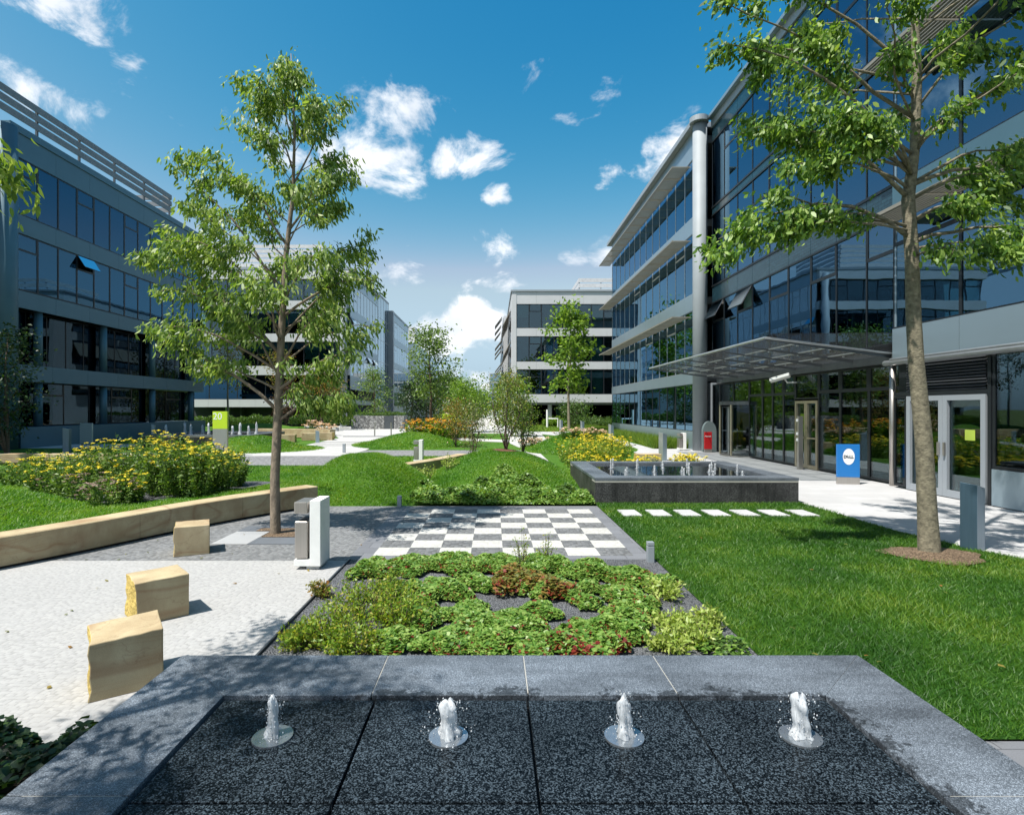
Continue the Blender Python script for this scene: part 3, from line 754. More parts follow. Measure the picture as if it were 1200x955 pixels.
# ------------------------------------------------------------------ fountains
def jet(root, x, y, z, h, r, plate=0.088, seed=0, plates=True, detail=14):
    rs = np.random.RandomState(seed)
    par = root
    if plates:
        b = MB(); n = 24
        for k in range(n):
            a0 = 2 * math.pi * k / n; a1 = 2 * math.pi * (k + 1) / n
            b.face([(x, y, z + .012), (x + plate * math.cos(a0), y + plate * math.sin(a0), z + .009), (x + plate * math.cos(a1), y + plate * math.sin(a1), z + .009)])
            b.face([(x + plate * math.cos(a0), y + plate * math.sin(a0), z + .009), (x + plate * math.cos(a0), y + plate * math.sin(a0), z), (x + plate * math.cos(a1), y + plate * math.sin(a1), z), (x + plate * math.cos(a1), y + plate * math.sin(a1), z + .009)])
        par = b.build('nozzle_plate', M['plate'], root)
    b = MB(); rows = detail; n = 18
    ph = rs.uniform(0, 6.28, 8)
    for i in range(rows + 1):
        t = i / rows
        rad = r * (0.75 * (1 - t) ** 4 + 0.86 + 0.22 * t) * (1.0 if t < 0.85 else math.sqrt(max(0.02, 1 - ((t - 0.85) / 0.16) ** 2)))
        for j in range(n):
            a = 2 * math.pi * j / n
            q = 1 + 0.22 * math.sin(3 * a + ph[0] + 3.1 * t) + .10 * math.sin(14 * t + ph[5] + a) + 0.13 * math.sin(5 * a + ph[1] + 1.5 * t) + 0.11 * math.sin(9 * a + ph[2] + 2 * t) + rs.uniform(-0.07, 0.07)
            zz = z + 0.012 + h * t * (1 + 0.10 * math.sin(2 * a + ph[3]) * t + rs.uniform(-0.02, 0.02))
            b.v.append((x + rad * q * math.cos(a) + 0.10 * r * math.sin(4 * t + ph[4]), y + rad * q * math.sin(a), zz))
    for i in range(rows):
        for j in range(n):
            jj = (j + 1) % n
            b.f.append((i * n + j, i * n + jj, (i + 1) * n + jj, (i + 1) * n + j)); b.m.append(0)
    b.f.append(tuple(rows * n + j for j in range(n))); b.m.append(0)
    # drops thrown off the column and froth on the plate
    for k in range(130 if plates else 6):
        a = rs.uniform(0, 6.28); rr = r * (1.0 + 2.6 * rs.uniform(0, 1) ** 2.2); t = rs.uniform(0, 1.04) ** 1.5
        rr *= (1.15 - 0.35 * t)
        c = (x + rr * math.cos(a), y + rr * math.sin(a), z + 0.014 + h * t); s = rs.uniform(0.0012, 0.004) * (1 if plates else 3)
        m0 = len(b.v)
        b.v += [(c[0] + s, c[1], c[2]), (c[0], c[1] + s, c[2]), (c[0] - s, c[1], c[2]), (c[0], c[1] - s, c[2]), (c[0], c[1], c[2] + s * 1.6), (c[0], c[1], c[2] - s * 1.6)]
        for q in ((0, 1, 4), (1, 2, 4), (2, 3, 4), (3, 0, 4), (1, 0, 5), (2, 1, 5), (3, 2, 5), (0, 3, 5)):
            b.f.append(tuple(m0 + i for i in q)); b.m.append(0)
    b.build('water_jet', M['water'], par, smooth=True)
M['plate'] = simple('wet_plate', (0.38, 0.41, 0.44), 0.22, 0.8, 0.1, 30)

def fountain(label, x0, x1, y0, y1, rim, top, water, slab_joints_far, near=True):
    root = thing('fountain', label, 'fountain', ((x0 + x1) / 2, (y0 + y1) / 2, 0), 'dark granite fountains')
    b = MB()
    g = 0.0025; gm = 0.0006
    def seg(p, nm='rim_slab'):
        bb = MB(); bb.prism(p, top - 0.06, top)
        bb.build(nm, M['granite_rim_wet' if near else 'granite_rim'], root, bevel=0.003)
    xi0, xi1, yi0, yi1 = x0 + rim, x1 - rim, y0 + rim, y1 - rim
    js = slab_joints_far
    # far and near rows, mitred corners
    for (yo, yi) in ((y1, yi1), (y0, yi0)):
        xs = [None] + js + [None]
        for k in range(len(xs) - 1):
            a, c = xs[k], xs[k + 1]
            p = [(x0 + gm if a is None else a + g, yo), (x1 - gm if c is None else c - g, yo), (xi1 - gm if c is None else c - g, yi), (xi0 + gm if a is None else a + g, yi)]
            seg(p)
    ny = max(2, int(round((y1 - y0) / 1.25)))
    ys = [None] + [y1 - (y1 - y0) * k / ny for k in range(1, ny)] + [None]
    if near: ys = [None, 2.105, 0.9, None]
    for (xo, xi) in ((x0, xi0), (x1, xi1)):
        for k in range(len(ys) - 1):
            a, c = ys[k], ys[k + 1]
            p = [(xo, y1 - gm if a is None else a - g), (xo, y0 + gm if c is None else c + g), (xi, yi0 + gm if c is None else c + g), (xi, yi1 - gm if a is None else a - g)]
            seg(p)
    # grout bed just under the rim top, cladding and basin
    b = MB()
    for q in ((x0 + .004, x1 - .004, y1 - rim + .03, y1 - .004), (x0 + .004, x1 - .004, y0 + .004, y0 + rim - .03), (x0 + .06, x0 + rim - .03, y0 + rim - .02, y1 - rim + .02), (x1 - rim + .03, x1 - .06, y0 + rim - .02, y1 - rim + .02)):
        b.box(*q, top - 0.10, top - 0.0035)
    b.build('grout_bed', M['grout'], root)
    # cladding slabs
    k = max(3, int(round((x1 - x0) / 0.83)))
    for face_y, s in ((y0, 1), (y1, -1)):
        bb = MB()
        for i in range(k):
            a = x0 + (x1 - x0) * i / k; c = x0 + (x1 - x0) * (i + 1) / k
            bb.box(a + .002, c - .002, min(face_y, face_y + s * .04) + .01 * (s > 0), max(face_y, face_y + s * .04) - .01 * (s < 0), -0.05, top - 0.062)
        bb.build('cladding', M['granite_clad'], root, bevel=0.003)
    k = max(3, int(round((y1 - y0) / 0.9)))
    for face_x, s in ((x0, 1), (x1, -1)):
        bb = MB()
        for i in range(k):
            a = y0 + .045 + (y1 - y0 - .09) * i / k; c = y0 + .045 + (y1 - y0 - .09) * (i + 1) / k
            bb.box(min(face_x, face_x + s * .04) + .01 * (s > 0), max(face_x, face_x + s * .04) - .01 * (s < 0), a + .002, c - .002, -0.05, top - 0.062)
        bb.build('cladding', M['granite_clad'], root, bevel=0.003)
    b = MB(); b.box(x0 + .06, x1 - .06, y0 + .06, y1 - .06, 0.0, water - 0.05); b.build('basin', M['black_gap'], root)
    return root

fx0, fx1 = -1.835, 2.155
NF = fountain('large dark granite fountain in the foreground with four short water jets', fx0, fx1, -1.3, 3.31, 0.465, 0.55, 0.537, [-0.62, 0.178, 0.943])
pxs = [-1.36, -0.595, 0.172, 0.938, 1.68]; pys = [2.832, 2.085, 1.32, 0.56, -0.2, -0.83]
for i in range(4):
    for j in range(5):
        b = MB(); b.box(pxs[i] + .006, pxs[i + 1] - .006, pys[j + 1] + .004, pys[j] - (.010 if j == 0 else .007), 0.46, 0.537)
        b.build('water_panel', M['granite_wet'], NF, bevel=0.003)
for i, (x, h, r) in enumerate(((-0.985, .165, .019), (-0.20, .15, .031), (0.585, .168, .024), (1.372, .172, .028))):
    jet(NF, x, 2.50, 0.537, h, r, seed=20 + i)
FF = fountain('raised dark granite fountain with many jets beside the right lawn', 2.165, 6.5, 11.9, 15.75, 0.43, 0.55, 0.5, [3.1, 3.95, 4.8, 5.65], near=False)
b = MB(); b.box(2.6, 6.065, 12.335, 15.315, 0.43, 0.50); b.build('water_sheet', M['water_film'], FF)
k = 0
for r_ in range(4):
    for c_ in range(5):
        x = 2.98 + c_ * 0.66 + (0.22 if r_ % 2 else 0); y = 12.62 + r_ * 0.78
        jet(FF, x, y, 0.5, random.uniform(.10, .22), random.uniform(.011, .018), 0.07, seed=40 + k, detail=8); k += 1
BF = fountain('distant dark fountain with a row of jets in front of the shaded left building', -19.3, -13.4, 30.8, 36.0, 0.45, 0.60, 0.56, [-18.0, -16.6, -15.2], near=False)
b = MB(); b.box(-18.84, -13.86, 31.26, 35.54, 0.45, 0.555); b.build('water_sheet', M['water_film'], BF)
for i in range(11):
    jet(BF, -18.7 + i * 0.47, 32.0 + (i % 3) * 1.1, 0.56, random.uniform(.40, .68), random.uniform(.045, .065), 0.2, seed=70 + i, plates=False, detail=8)

# ------------------------------------------------------------------ buildings
class Facade:
    """s runs along the wall, d outwards from it, z up"""
    def __init__(f, ox, oy, ux, uy, nx, ny):
        f.o = (ox, oy); f.u = (ux, uy); f.n = (nx, ny)
    def p(f, s, d, z):
        return (f.o[0] + f.u[0] * s + f.n[0] * d, f.o[1] + f.u[1] * s + f.n[1] * d, z)
    def box(f, b, s0, s1, d0, d1, z0, z1, mi=0):
        q = [f.p(s0, d0, z0), f.p(s1, d0, z0), f.p(s1, d1, z0), f.p(s0, d1, z0), f.p(s0, d0, z1), f.p(s1, d0, z1), f.p(s1, d1, z1), f.p(s0, d1, z1)]
        if f.u[0] * f.n[1] - f.u[1] * f.n[0] < 0:
            q = [q[3], q[2], q[1], q[0], q[7], q[6], q[5], q[4]]
        b.hexa(q, mi)

def windows(root, F, edges, z0, z1, glass, frame, transom=(), opened=(), blind=0.0, rs=random, fw=0.035, depth=0.10, th=0.27, blind_mat=None, name='window'):
    for k in range(len(edges) - 1):
        a, c = edges[k], edges[k + 1]
        zt = z1 - (z1 - z0) * th
        b = MB()
        if k in opened:
            F.box(b, a + fw, c - fw, -0.03, -0.015, z0 + fw, zt - 0.02)
        else:
            F.box(b, a + fw, c - fw, -0.03, -0.015, z0 + fw, z1 - fw)
        w = b.build(name, glass, root)
        b = MB()
        F.box(b, a, a + fw, -depth, 0.006, z0, z1); F.box(b, c - fw, c, -depth, 0.006, z0, z1)
        F.box(b, a + fw, c - fw, -depth, 0.004, z0, z0 + fw); F.box(b, a + fw, c - fw, -depth, 0.004, z1 - fw, z1)
        if k in transom or k in opened: 
            F.box(b, a + fw, c - fw, -depth, 0.003, zt - 0.05, zt + 0.05)
            F.box(b, a + fw, a + fw + .05, -depth, 0.002, zt + .05, z1 - fw); F.box(b, c - fw - .05, c - fw, -depth, 0.002, zt + .05, z1 - fw)
        b.build('window_frame', frame, w)
        if k in opened:
            out_ = 0.42; hgt = z1 - zt - 0.06
            zl = z1 - 0.05 - math.sqrt(hgt * hgt - out_ * out_)
            b = MB()
            top = [F.p(a + .05, 0.02, z1 - .05), F.p(c - .05, 0.02, z1 - .05)]
            low = [F.p(a + .05, out_, zl), F.p(c - .05, out_, zl)]
            t3 = [F.p(a + .05, 0.045, z1 - .04), F.p(c - .05, 0.045, z1 - .04)]; l3 = [F.p(a + .05, out_ + .025, zl + .01), F.p(c - .05, out_ + .025, zl + .01)]
            b.hexa([top[0], top[1], low[1], low[0], t3[0], t3[1], l3[1], l3[0]])
            sash = b.build('open_sash', M['glass_far'], w)
            b = MB()
            for i in (0, 1): b.tube([top[i], low[i]], 0.018, 5)
            b.tube([low[0], low[1]], 0.018, 5); b.tube([top[0], top[1]], 0.018, 5)
            b.build('sash_frame', frame, w)
        if rs.random() < blind:
            zz = z0 + (z1 - z0) * (rs.choice([0.0, 0.0, 0.25, 0.45, 0.6]) if rs.random() < .75 else rs.random() * .7)
            b = MB(); F.box(b, a + .05, c - .05, -0.26, -0.25, zz + .02, z1 - .02)
            b.build('blind', blind_mat or M['blind'], w)

def band(root, F, s0, s1, z0, z1, mat, name='spandrel_band', mod=2.9, d0=-0.14, d1=0.03, gap=0.006):
    b = MB(); n = max(1, int(round((s1 - s0) / mod)))
    for i in range(n):
        a = s0 + (s1 - s0) * i / n; c = s0 + (s1 - s0) * (i + 1) / n
        F.box(b, a + gap, c - gap, d0 + .05, d1, z0, z1)
    F.box(b, s0, s1, d0, d0 + .048, z0 + .01, z1 - .01)
    return b.build(name, mat, root)

def lin(a, b_, n): return [a + (b_ - a) * i / n for i in range(n + 1)]

def floors_and_core(root, F, s0, s1, dmax, zs, core=5.0, roof=True, cols=True):
    b = MB()
    for z in zs: F.box(b, s0 + .05, s1 - .05, -dmax, -0.2, z - .35, z)
    b.build('floor_slab', M['slab'], root)
    b = MB()
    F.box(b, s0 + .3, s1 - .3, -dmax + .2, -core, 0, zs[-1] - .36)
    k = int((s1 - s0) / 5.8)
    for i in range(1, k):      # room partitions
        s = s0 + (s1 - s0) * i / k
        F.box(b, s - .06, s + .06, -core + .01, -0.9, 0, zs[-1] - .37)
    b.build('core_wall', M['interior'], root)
    if cols:
        n = max(2, int((s1 - s0) / 7))
        for i in range(n):
            s = s0 + (i + .5) * (s1 - s0) / n; b = MB()
            b.tube([F.p(s, -1.1, 0), F.p(s, -1.1, zs[-1] - .38)], 0.26, 12)
            b.build('interior_column', M['concrete'], root, smooth=True)

def sunshades(root, F, s0, s1, z, out, mod=1.5, mat=None):
    n = int(round((s1 - s0) / mod))
    b = MB()
    for i in range(n):
        a = s0 + (s1 - s0) * i / n + .03; c = s0 + (s1 - s0) * (i + 1) / n - .03
        m_ = 9
        for j in range(m_):
            d = 0.10 + (out - .14) * j / (m_ - 1)
            F.box(b, a + .02, c - .02, d, d + (out / m_) * .72, z + .012, z + .03)
        F.box(b, a, a + .018, .06, out, z, z + .045); F.box(b, c - .018, c, .06, out, z, z + .045)
    F.box(b, s0, s1, out + .001, out + .06, z - .03, z + .05)
    return b.build('sunshade', mat or M['sunshade'], root)

def louvre_screen(root, F, s0, s1, z0, z1, mat, n=4, post=2.9, d=0.0, ret=None):
    b = MB()
    h = (z1 - z0) / n
    for i in range(n):
        F.box(b, s0, s1, d - .05, d + .03, z0 + i * h + h * .28, z0 + (i + 1) * h)
        if ret:
            F.box(b, s0, s0 + .08, d - ret, d - .051, z0 + i * h + h * .28, z0 + (i + 1) * h); F.box(b, s1 - .08, s1, d - ret, d - .051, z0 + i * h + h * .28, z0 + (i + 1) * h)
    o = b.build('roof_louvre', mat, root)
    b = MB()
    k = int((s1 - s0) / post)
    for i in range(k + 1):
        s = s0 + .1 + (s1 - s0 - .2) * i / k
        F.box(b, s - .05, s + .05, d - .16, d - .052, z0 - .3, z1)
    b.build('louvre_post', M['steel_dark'], root)
    return o

rb = random.Random(3)
# ---- right wing, far part : facade looks to -x, s runs along +y
RW = thing('office_building', 'glazed office wing with sunshades and round corner column on the right', 'building', (10, 27.5, 0), 'office buildings around the garden')
F = Facade(10.0, 27.75, 0, 1, -1, 0); SL = 19.3
ed = lin(0.0, SL, 13)
for (z0, z1, tr, bl) in ((0.91, 3.28, (), .15), (3.87, 6.95, (2, 5, 8, 11), .3), (7.78, 10.78, (1, 4, 7), .25), (11.62, 14.5, (), .2)):
    windows(RW, F, ed, z0, z1, M['glass_r'], M['frame_light'] if z0 > 3 else M['frame'], tr, (), bl, rb, 0.028, 0.12, 0.25)
for (z0, z1) in ((0.0, 0.91), (3.28, 3.87), (6.95, 7.78), (10.78, 11.62), (14.5, 15.9)):
    band(RW, F, 0, SL, z0 + .003, z1 - .003, M['panel'], mod=1.5)
for z in (6.62, 10.45, 14.17): sunshades(RW, F, 0.4, SL + .5, z, 0.95, 1.5)
b = MB(); F.box(b, -.2, SL + .7, -13, .32, 15.905, 16.15); b.build('roof_edge', M['panel_dark'], RW)
floors_and_core(RW, F, 0.0, SL, 12, [.15, 3.75, 7.6, 11.45, 15.6])
# north end of that wing (turns away from us)
F2 = Facade(10.0, 27.75 + SL, 1, 0, 0, 1)
for (z0, z1) in ((0, .91), (3.28, 3.87), (6.95, 7.78), (10.78, 11.62), (14.5, 15.9)): band(RW, F2, 0.15, 12, z0, z1, M['panel'])
b = MB()
b.tube([(10.08, 27.3, 0), (10.08, 27.3, 15.9)], 0.34, 28)
b.build('corner_column', M['concrete'], RW, smooth=True)
b = MB(); b.tube([(10.0, 27.2, 15.9), (10.0, 27.2, 16.15)], 0.44, 28); b.build('column_cap', M['panel_dark'], RW)

# ---- right building, recessed entrance part
EB = thing('office_building', 'dark glass entrance block with canopy on the right of the photo', 'building', (10.6, 20, 0), 'office buildings around the garden')
F = Facade(10.6, 14.5, 0, 1, -1, 0); SL = 12.6
ed = lin(0.0, SL, 9)
windows(EB, F, ed, 3.75, 7.12, M['glass_r'], M['frame'], (0, 2, 4), (6, 8), .35, rb, 0.022, 0.12, 0.27)
windows(EB, F, ed, 7.96, 11.35, M['glass_r'], M['frame'], (1, 5), (), .15, rb, 0.02, 0.12, 0.3)
windows(EB, F, ed, 11.75, 14.9, M['glass_r'], M['frame'], (1, 4, 7), (), .2, rb, 0.02, 0.12, 0.3)
for z0, z1 in ((7.12, 7.96), (11.35, 11.75), (14.9, 15.6)):
    n = 9; b = MB()
    for i in range(n): F.box(b, SL * i / n + .01, SL * (i + 1) / n - .01, -0.1, 0.0, z0 + .02, z1 - .02)
    b.build('glass_spandrel', M['spandrel'], EB)
b = MB()
for z0, z1 in ((7.10, 7.16), (7.90, 7.98), (11.33, 11.40), (11.70, 11.78), (14.86, 14.94)): F.box(b, 0, SL, -0.06, 0.03, z0, z1)
b.build('transom_rail', M['frame'], EB)
b = MB(); F.box(b, 0, SL, -13, 0.06, 15.6, 16.0); b.build('roof_parapet', M['panel_dark'], EB)
b = MB(); F.box(b, 0, SL, -13, 0.25, 16.004, 16.15); b.build('roof_edge', M['panel'], EB)
floors_and_core(EB, F, 0.0, SL, 12, [.1, 3.6, 7.6, 11.5, 15.4])
b = MB(); F.box(b, SL - .02, SL + .45, -0.5, 0.02, 0, 3.3); b.build('entrance_jamb', M['panel_dark'], EB)
# ground floor glazing: revolving door bay, fixed panes, double door
ge = [0.0, 1.3, 2.6, 3.75, 5.15, 5.95, 6.75, 7.55, 8.7]
windows(EB, F, ge[:4], 0.06, 3.2, M['glass_clear'], M['frame'], (0, 1, 2), (), 0.0, rb, 0.05, 0.12, 0.20)
windows(EB, F, ge[4:9], 0.06, 3.2, M['glass_clear'], M['frame'], (0, 1, 2, 3), (), 0.0, rb, 0.045, 0.12, 0.20)
windows(EB, F, [3.75, 5.15], 2.36, 3.2, M['glass_clear'], M['frame'], (), (), 0.0, rb, 0.045)
windows(EB, F, [8.7, 10.2, 11.7], 2.34, 3.2, M['glass_clear'], M['frame'], (), (), 0.0, rb, 0.045)
windows(EB, F, [11.7, 12.55], 0.06, 3.2, M['glass_clear'], M['frame'], (), (), 0.0, rb, 0.05)
def leaf_door(F, a, c, z1, mat, parent, nm='door', glass=None, fw=.09):
    b = MB(); F.box(b, a, a + fw, -.09, .03, .02, z1); F.box(b, c - fw, c, -.09, .03, .02, z1); F.box(b, a + fw, c - fw, -.09, .028, z1 - fw, z1); F.box(b, a + fw, c - fw, -.09, .028, .02, .02 + fw * 1.3)
    d = b.build(nm, mat, parent)
    b = MB(); F.box(b, a + fw, c - fw, -.05, -.035, .03 + fw * 1.3, z1 - fw); b.build('pane', glass or M['glass_clear'], d)
    return d
for a, c in ((3.78, 4.44), (4.445, 5.12)):
    d = leaf_door(F, a, c, 2.3, M['frame_gold'], EB, 'entrance_door')
    b = MB(); F.box(b, a + .05, c - .05, .04, .07, 1.02, 1.07); b.build('handle', M['frame_gold'], d)
# revolving door: a drum of curved glass with a bronze frame
cx, cy, rr = 11.1, 24.35, 1.15
RDm = MB(); RDm.tube([(cx, cy, 2.2), (cx, cy, 2.34)], rr + .04, 32)
rd = RDm.build('revolving_door', M['steel_dark'], EB)
b = MB(); b.tube([(cx, cy, .012), (cx, cy, .05)], rr + .02, 32); b.build('door_threshold', M['steel'], rd)
for a0, a1 in ((100, 150), (210, 260)):
    b = MB()
    for k in range(8):
        t0 = R(a0 + (a1 - a0) * k / 8); t1 = R(a0 + (a1 - a0) * (k + 1) / 8)
        b.face([(cx + rr * math.cos(t0), cy + rr * math.sin(t0), .06), (cx + rr * math.cos(t1), cy + rr * math.sin(t1), .06), (cx + rr * math.cos(t1), cy + rr * math.sin(t1), 2.2), (cx + rr * math.cos(t0), cy + rr * math.sin(t0), 2.2)])
    b.build('curved_pane', M['glass_clear'], rd)
b = MB()
for a in (100, 150, 210, 260):
    t = R(a); b.tube([(cx + rr * math.cos(t), cy + rr * math.sin(t), .05), (cx + rr * math.cos(t), cy + rr * math.sin(t), 2.2)], .045, 8)
b.build('door_post', M['frame_gold'], rd)
for a in (20, 110, 200, 290):
    t = R(a); u = (math.cos(t), math.sin(t))
    b = MB()
    def q(r0, z): return (cx + u[0] * r0, cy + u[1] * r0, z)
    b.tube([q(.08, .1), q(1.08, .1)], .03, 5); b.tube([q(.08, 2.12), q(1.08, 2.12)], .03, 5); b.tube([q(1.08, .1), q(1.08, 2.12)], .03, 5); b.tube([q(.12, 1.05), q(1.05, 1.05)], .025, 5)
    b.build('door_wing', M['frame_light'], rd)
# canopy: glass panels on steel ribs, rising outwards
can = MB()
def cp(t, y, dz=0): return (10.52 + (7.1 - 10.52) * t, y, 3.44 + 0.43 * t + dz)
cy0, cy1 = 14.6, 25.4
can.hexa([cp(1, cy0, -.012), cp(0, cy0, -.012), cp(0, cy1, -.012), cp(1, cy1, -.012), cp(1, cy0, .012), cp(0, cy0, .012), cp(0, cy1, .012), cp(1, cy1, .012)])
def fritted():
    m, nt, out = new_mat('fritted_glass')
    a = nt.nodes.new('ShaderNodeBsdfTransparent'); a.inputs['Color'].default_value = (.93, .95, .95, 1)
    p = nt.nodes.new('ShaderNodeBsdfPrincipled'); p.inputs['Base Color'].default_value = (.05, .052, .056, 1); p.inputs['Roughness'].default_value = .12
    g = nt.nodes.new('ShaderNodeBsdfTranslucent'); g.inputs['Color'].default_value = (.25, .26, .26, 1)
    m1 = nt.nodes.new('ShaderNodeMixShader'); m1.inputs[0].default_value = .16; link(nt, p.outputs[0], m1.inputs[1]); link(nt, g.outputs[0], m1.inputs[2])
    m2 = nt.nodes.new('ShaderNodeMixShader'); m2.inputs[0].default_value = .27; link(nt, a.outputs[0], m2.inputs[1]); link(nt, m1.outputs[0], m2.inputs[2])
    link(nt, m2.outputs[0], out.inputs[0]); return m
M['canopy'] = fritted()
canopy = can.build('entrance_canopy', M['canopy'], EB)
b = MB()
for i in range(8):
    y = cy0 + .05 + (cy1 - cy0 - .1) * i / 7
    b.hexa([cp(1, y - .02, -.05), cp(0, y - .02, -.11), cp(0, y + .02, -.11), cp(1, y + .02, -.05), cp(1, y - .02, -.02), cp(0, y - .02, -.02), cp(0, y + .02, -.02), cp(1, y + .02, -.02)])
b.build('canopy_rib', M['steel_dark'], canopy)
b = MB()
for t in (0.25, 0.5, 0.75): b.tube([cp(t, cy0 + .1, -.03), cp(t, cy1 - .1, -.03)], .018, 6)
b.tube([cp(1.0, cy0, 0), cp(1.0, cy1, 0)], .035, 8)
b.tube([cp(1.0, cy0, 0), cp(0.0, cy0, 0)], .03, 8)
b.build('canopy_edge', M['frame_light'], canopy)
b = MB()
for i in range(14):
    for t in (.2, .45, .7):
        y = cy0 + .35 + (cy1 - cy0 - .7) * i / 13
        p = cp(t, y, -.03); b.tube([p, (p[0], p[1], p[2] - .02)], .03, 8)
b.build('glass_fixing', M['frame_light'], canopy)
b = MB(); F.box(b, 0, 11.2, 0.02, .22, 3.22, 3.42); b.build('canopy_beam', M['steel_dark'], canopy)
b = MB(); b.hexa([cp(.97, cy0 - .06, .03), cp(.03, cy0 - .06, .03), cp(.03, cy0 - .04, .03), cp(.97, cy0 - .04, .03), cp(.97, cy0 - .06, .12), cp(.03, cy0 - .06, .55), cp(.03, cy0 - .04, .55), cp(.97, cy0 - .04, .12)])
b.build('canopy_upstand', M['canopy'], canopy)
b = MB(); b.tube([(10.5, 14.72, 0), (10.5, 14.72, 3.25)], .075, 12); b.build('canopy_post', M['steel'], EB, smooth=True)
# security camera on the mullion
b = MB(); b.tube([(10.62, 19.6, 2.95), (10.3, 19.6, 2.95), (10.22, 19.6, 3.05)], .03, 8)
sc = b.build('security_camera', M['white'], EB)
b = MB(); b.tube([(10.3, 19.45, 3.2), (9.85, 19.9, 3.03)], .09, 4); b.build('camera_housing', M['white_conc'], sc)

# ---- nearest wing on the right (louvre, double door)
NB = thing('office_building', 'near office wing with louvre panel and grey framed double door at the right edge', 'building', (10.35, 9, 0), 'office buildings around the garden')
F = Facade(10.35, 2.0, 0, 1, -1, 0); SL = 12.48
ed = lin(0, SL, 6)
for (z0, z1, tr) in ((4.08, 6.95, (2, 5)), (7.8, 10.8, (1,)), (11.6, 14.5, ())):
    windows(NB, F, ed, z0, z1, M['glass_r'], M['frame'], tr, (), .25, rb, 0.04, 0.12, 0.25)
for (z0, z1) in ((3.3, 4.08), (6.95, 7.8), (10.8, 11.6), (14.5, 15.9)): band(NB, F, 0, SL, z0 + .003, z1 - .003, M['panel'] if z0 < 4 else M['panel_shade_tone'], mod=2.1)
for z in (6.75, 10.6, 14.3): sunshades(NB, F, 0.2, SL - .1, z, 0.9, 2.08)
b = MB(); F.box(b, -.2, SL + .02, -13, .3, 15.905, 16.15); b.build('roof_edge', M['panel_dark'], NB)
floors_and_core(NB, F, 0.0, SL, 12, [.1, 3.7, 7.5, 11.4, 15.5])
b = MB(); F.box(b, SL - .1, SL, -0.5, 0.0, 3.3, 15.9); b.build('end_panel', M['panel'], NB)
b = MB(); b.tube([F.p(.3, .12, 3.2), F.p(SL + .15, .12, 3.2)], .07, 10); b.tube([F.p(.3, .3, 3.26), F.p(SL - .3, .3, 3.26)], .03, 8); b.build('shade_rail', M['frame_light'], NB, smooth=True)
# ground floor: y 11.75..14.0 louvre + doors ; below 11.7 window over a panel
b = MB()
for i in range(11):
    z = 2.44 + i * .068
    b.hexa([F.p(9.78, -.02, z), F.p(12.05, -.02, z), F.p(12.05, -.09, z + .05), F.p(9.78, -.09, z + .05), F.p(9.78, -.005, z + .012), F.p(12.05, -.005, z + .012), F.p(12.05, -.075, z + .062), F.p(9.78, -.075, z + .062)])
b.build('ventilation_louvre', M['steel_dark'], NB)
b = MB(); F.box(b, 9.7, 12.45, -.35, -.12, 2.36, 3.29); F.box(b, 9.62, 9.70, -.3, .02, 0, 3.29); F.box(b, 9.701, 12.45, -.12, .01, 2.34, 2.43); b.build('door_surround', M['frame'], NB)
for a, c, hs in ((9.74, 10.86, 10.78), (10.865, 11.99, 10.95)):
    d = leaf_door(F, a, c, 2.33, M['panel_dark'], NB, 'double_door', fw=.12)
    b = MB(); F.box(b, hs - .02, hs + .02, .04, .08, .95, 1.25); b.build('handle', M['steel'], d)
b = MB(); F.box(b, 10.06, 10.32, -.033, -.03, 1.33, 1.56); b.build('door_notice', simple('notice_paper', (0.32, 0.42, 0.05), .7), NB)
windows(NB, F, [12.03, 12.46], 0.06, 2.33, M['glass_clear'], M['frame'], (), (), 0, rb, .05)
windows(NB, F, lin(2.0, 9.6, 3), 0.78, 3.28, M['glass_clear'], M['frame'], (), (), 0.2, rb, .06)
band(NB, F, 0, 9.6, 0.02, .77, M['panel'], mod=2.5)

# ---- left building: facade looks to +x, in shade
LB = thing('office_building', 'shaded four storey office block with dark roof louvres along the left edge', 'building', (-24.5, 38, 0), 'office buildings around the garden')
F = Facade(-24.5, 28.7, 0, 1, 1, 0); SL = 18.4
ed = lin(0, SL, 13)
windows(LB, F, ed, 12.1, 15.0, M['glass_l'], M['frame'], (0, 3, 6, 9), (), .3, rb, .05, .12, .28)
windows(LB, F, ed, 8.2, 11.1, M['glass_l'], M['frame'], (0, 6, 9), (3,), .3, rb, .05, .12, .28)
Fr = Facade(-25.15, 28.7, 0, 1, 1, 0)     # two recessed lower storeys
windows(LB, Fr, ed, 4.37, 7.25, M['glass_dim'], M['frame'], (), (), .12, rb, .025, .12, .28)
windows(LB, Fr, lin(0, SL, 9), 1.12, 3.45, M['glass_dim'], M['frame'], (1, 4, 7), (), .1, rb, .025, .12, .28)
for (z0, z1) in ((7.28, 8.17), (11.13, 12.08), (15.02, 16.25)): band(LB, F, 0, SL, z0, z1, M['panel_shade_tone'], mod=2.83)
band(LB, F, -.3, SL + .2, 3.48, 4.34, M['panel_shade_tone'], mod=2.85, d0=-1.6)
b = MB(); F.box(b, 0, SL, -1.6, 0.28, 0.0, 1.08); b.build('plinth_wall', M['panel_shade_tone'], LB)
b = MB(); F.box(b, -.4, SL + .2, -14, .1, 16.253, 16.62); b.build('roof_parapet', M['panel_shade_tone'], LB)
louvre_screen(LB, F, -14, SL - 4.3, 16.9, 18.35, M['louvre_shade_tone'], 3, 2.9, -0.1, 10)
floors_and_core(LB, F, 0.0, SL, 14, [1.05, 4.3, 8.1, 12.0, 16.2], 6.5, cols=False)
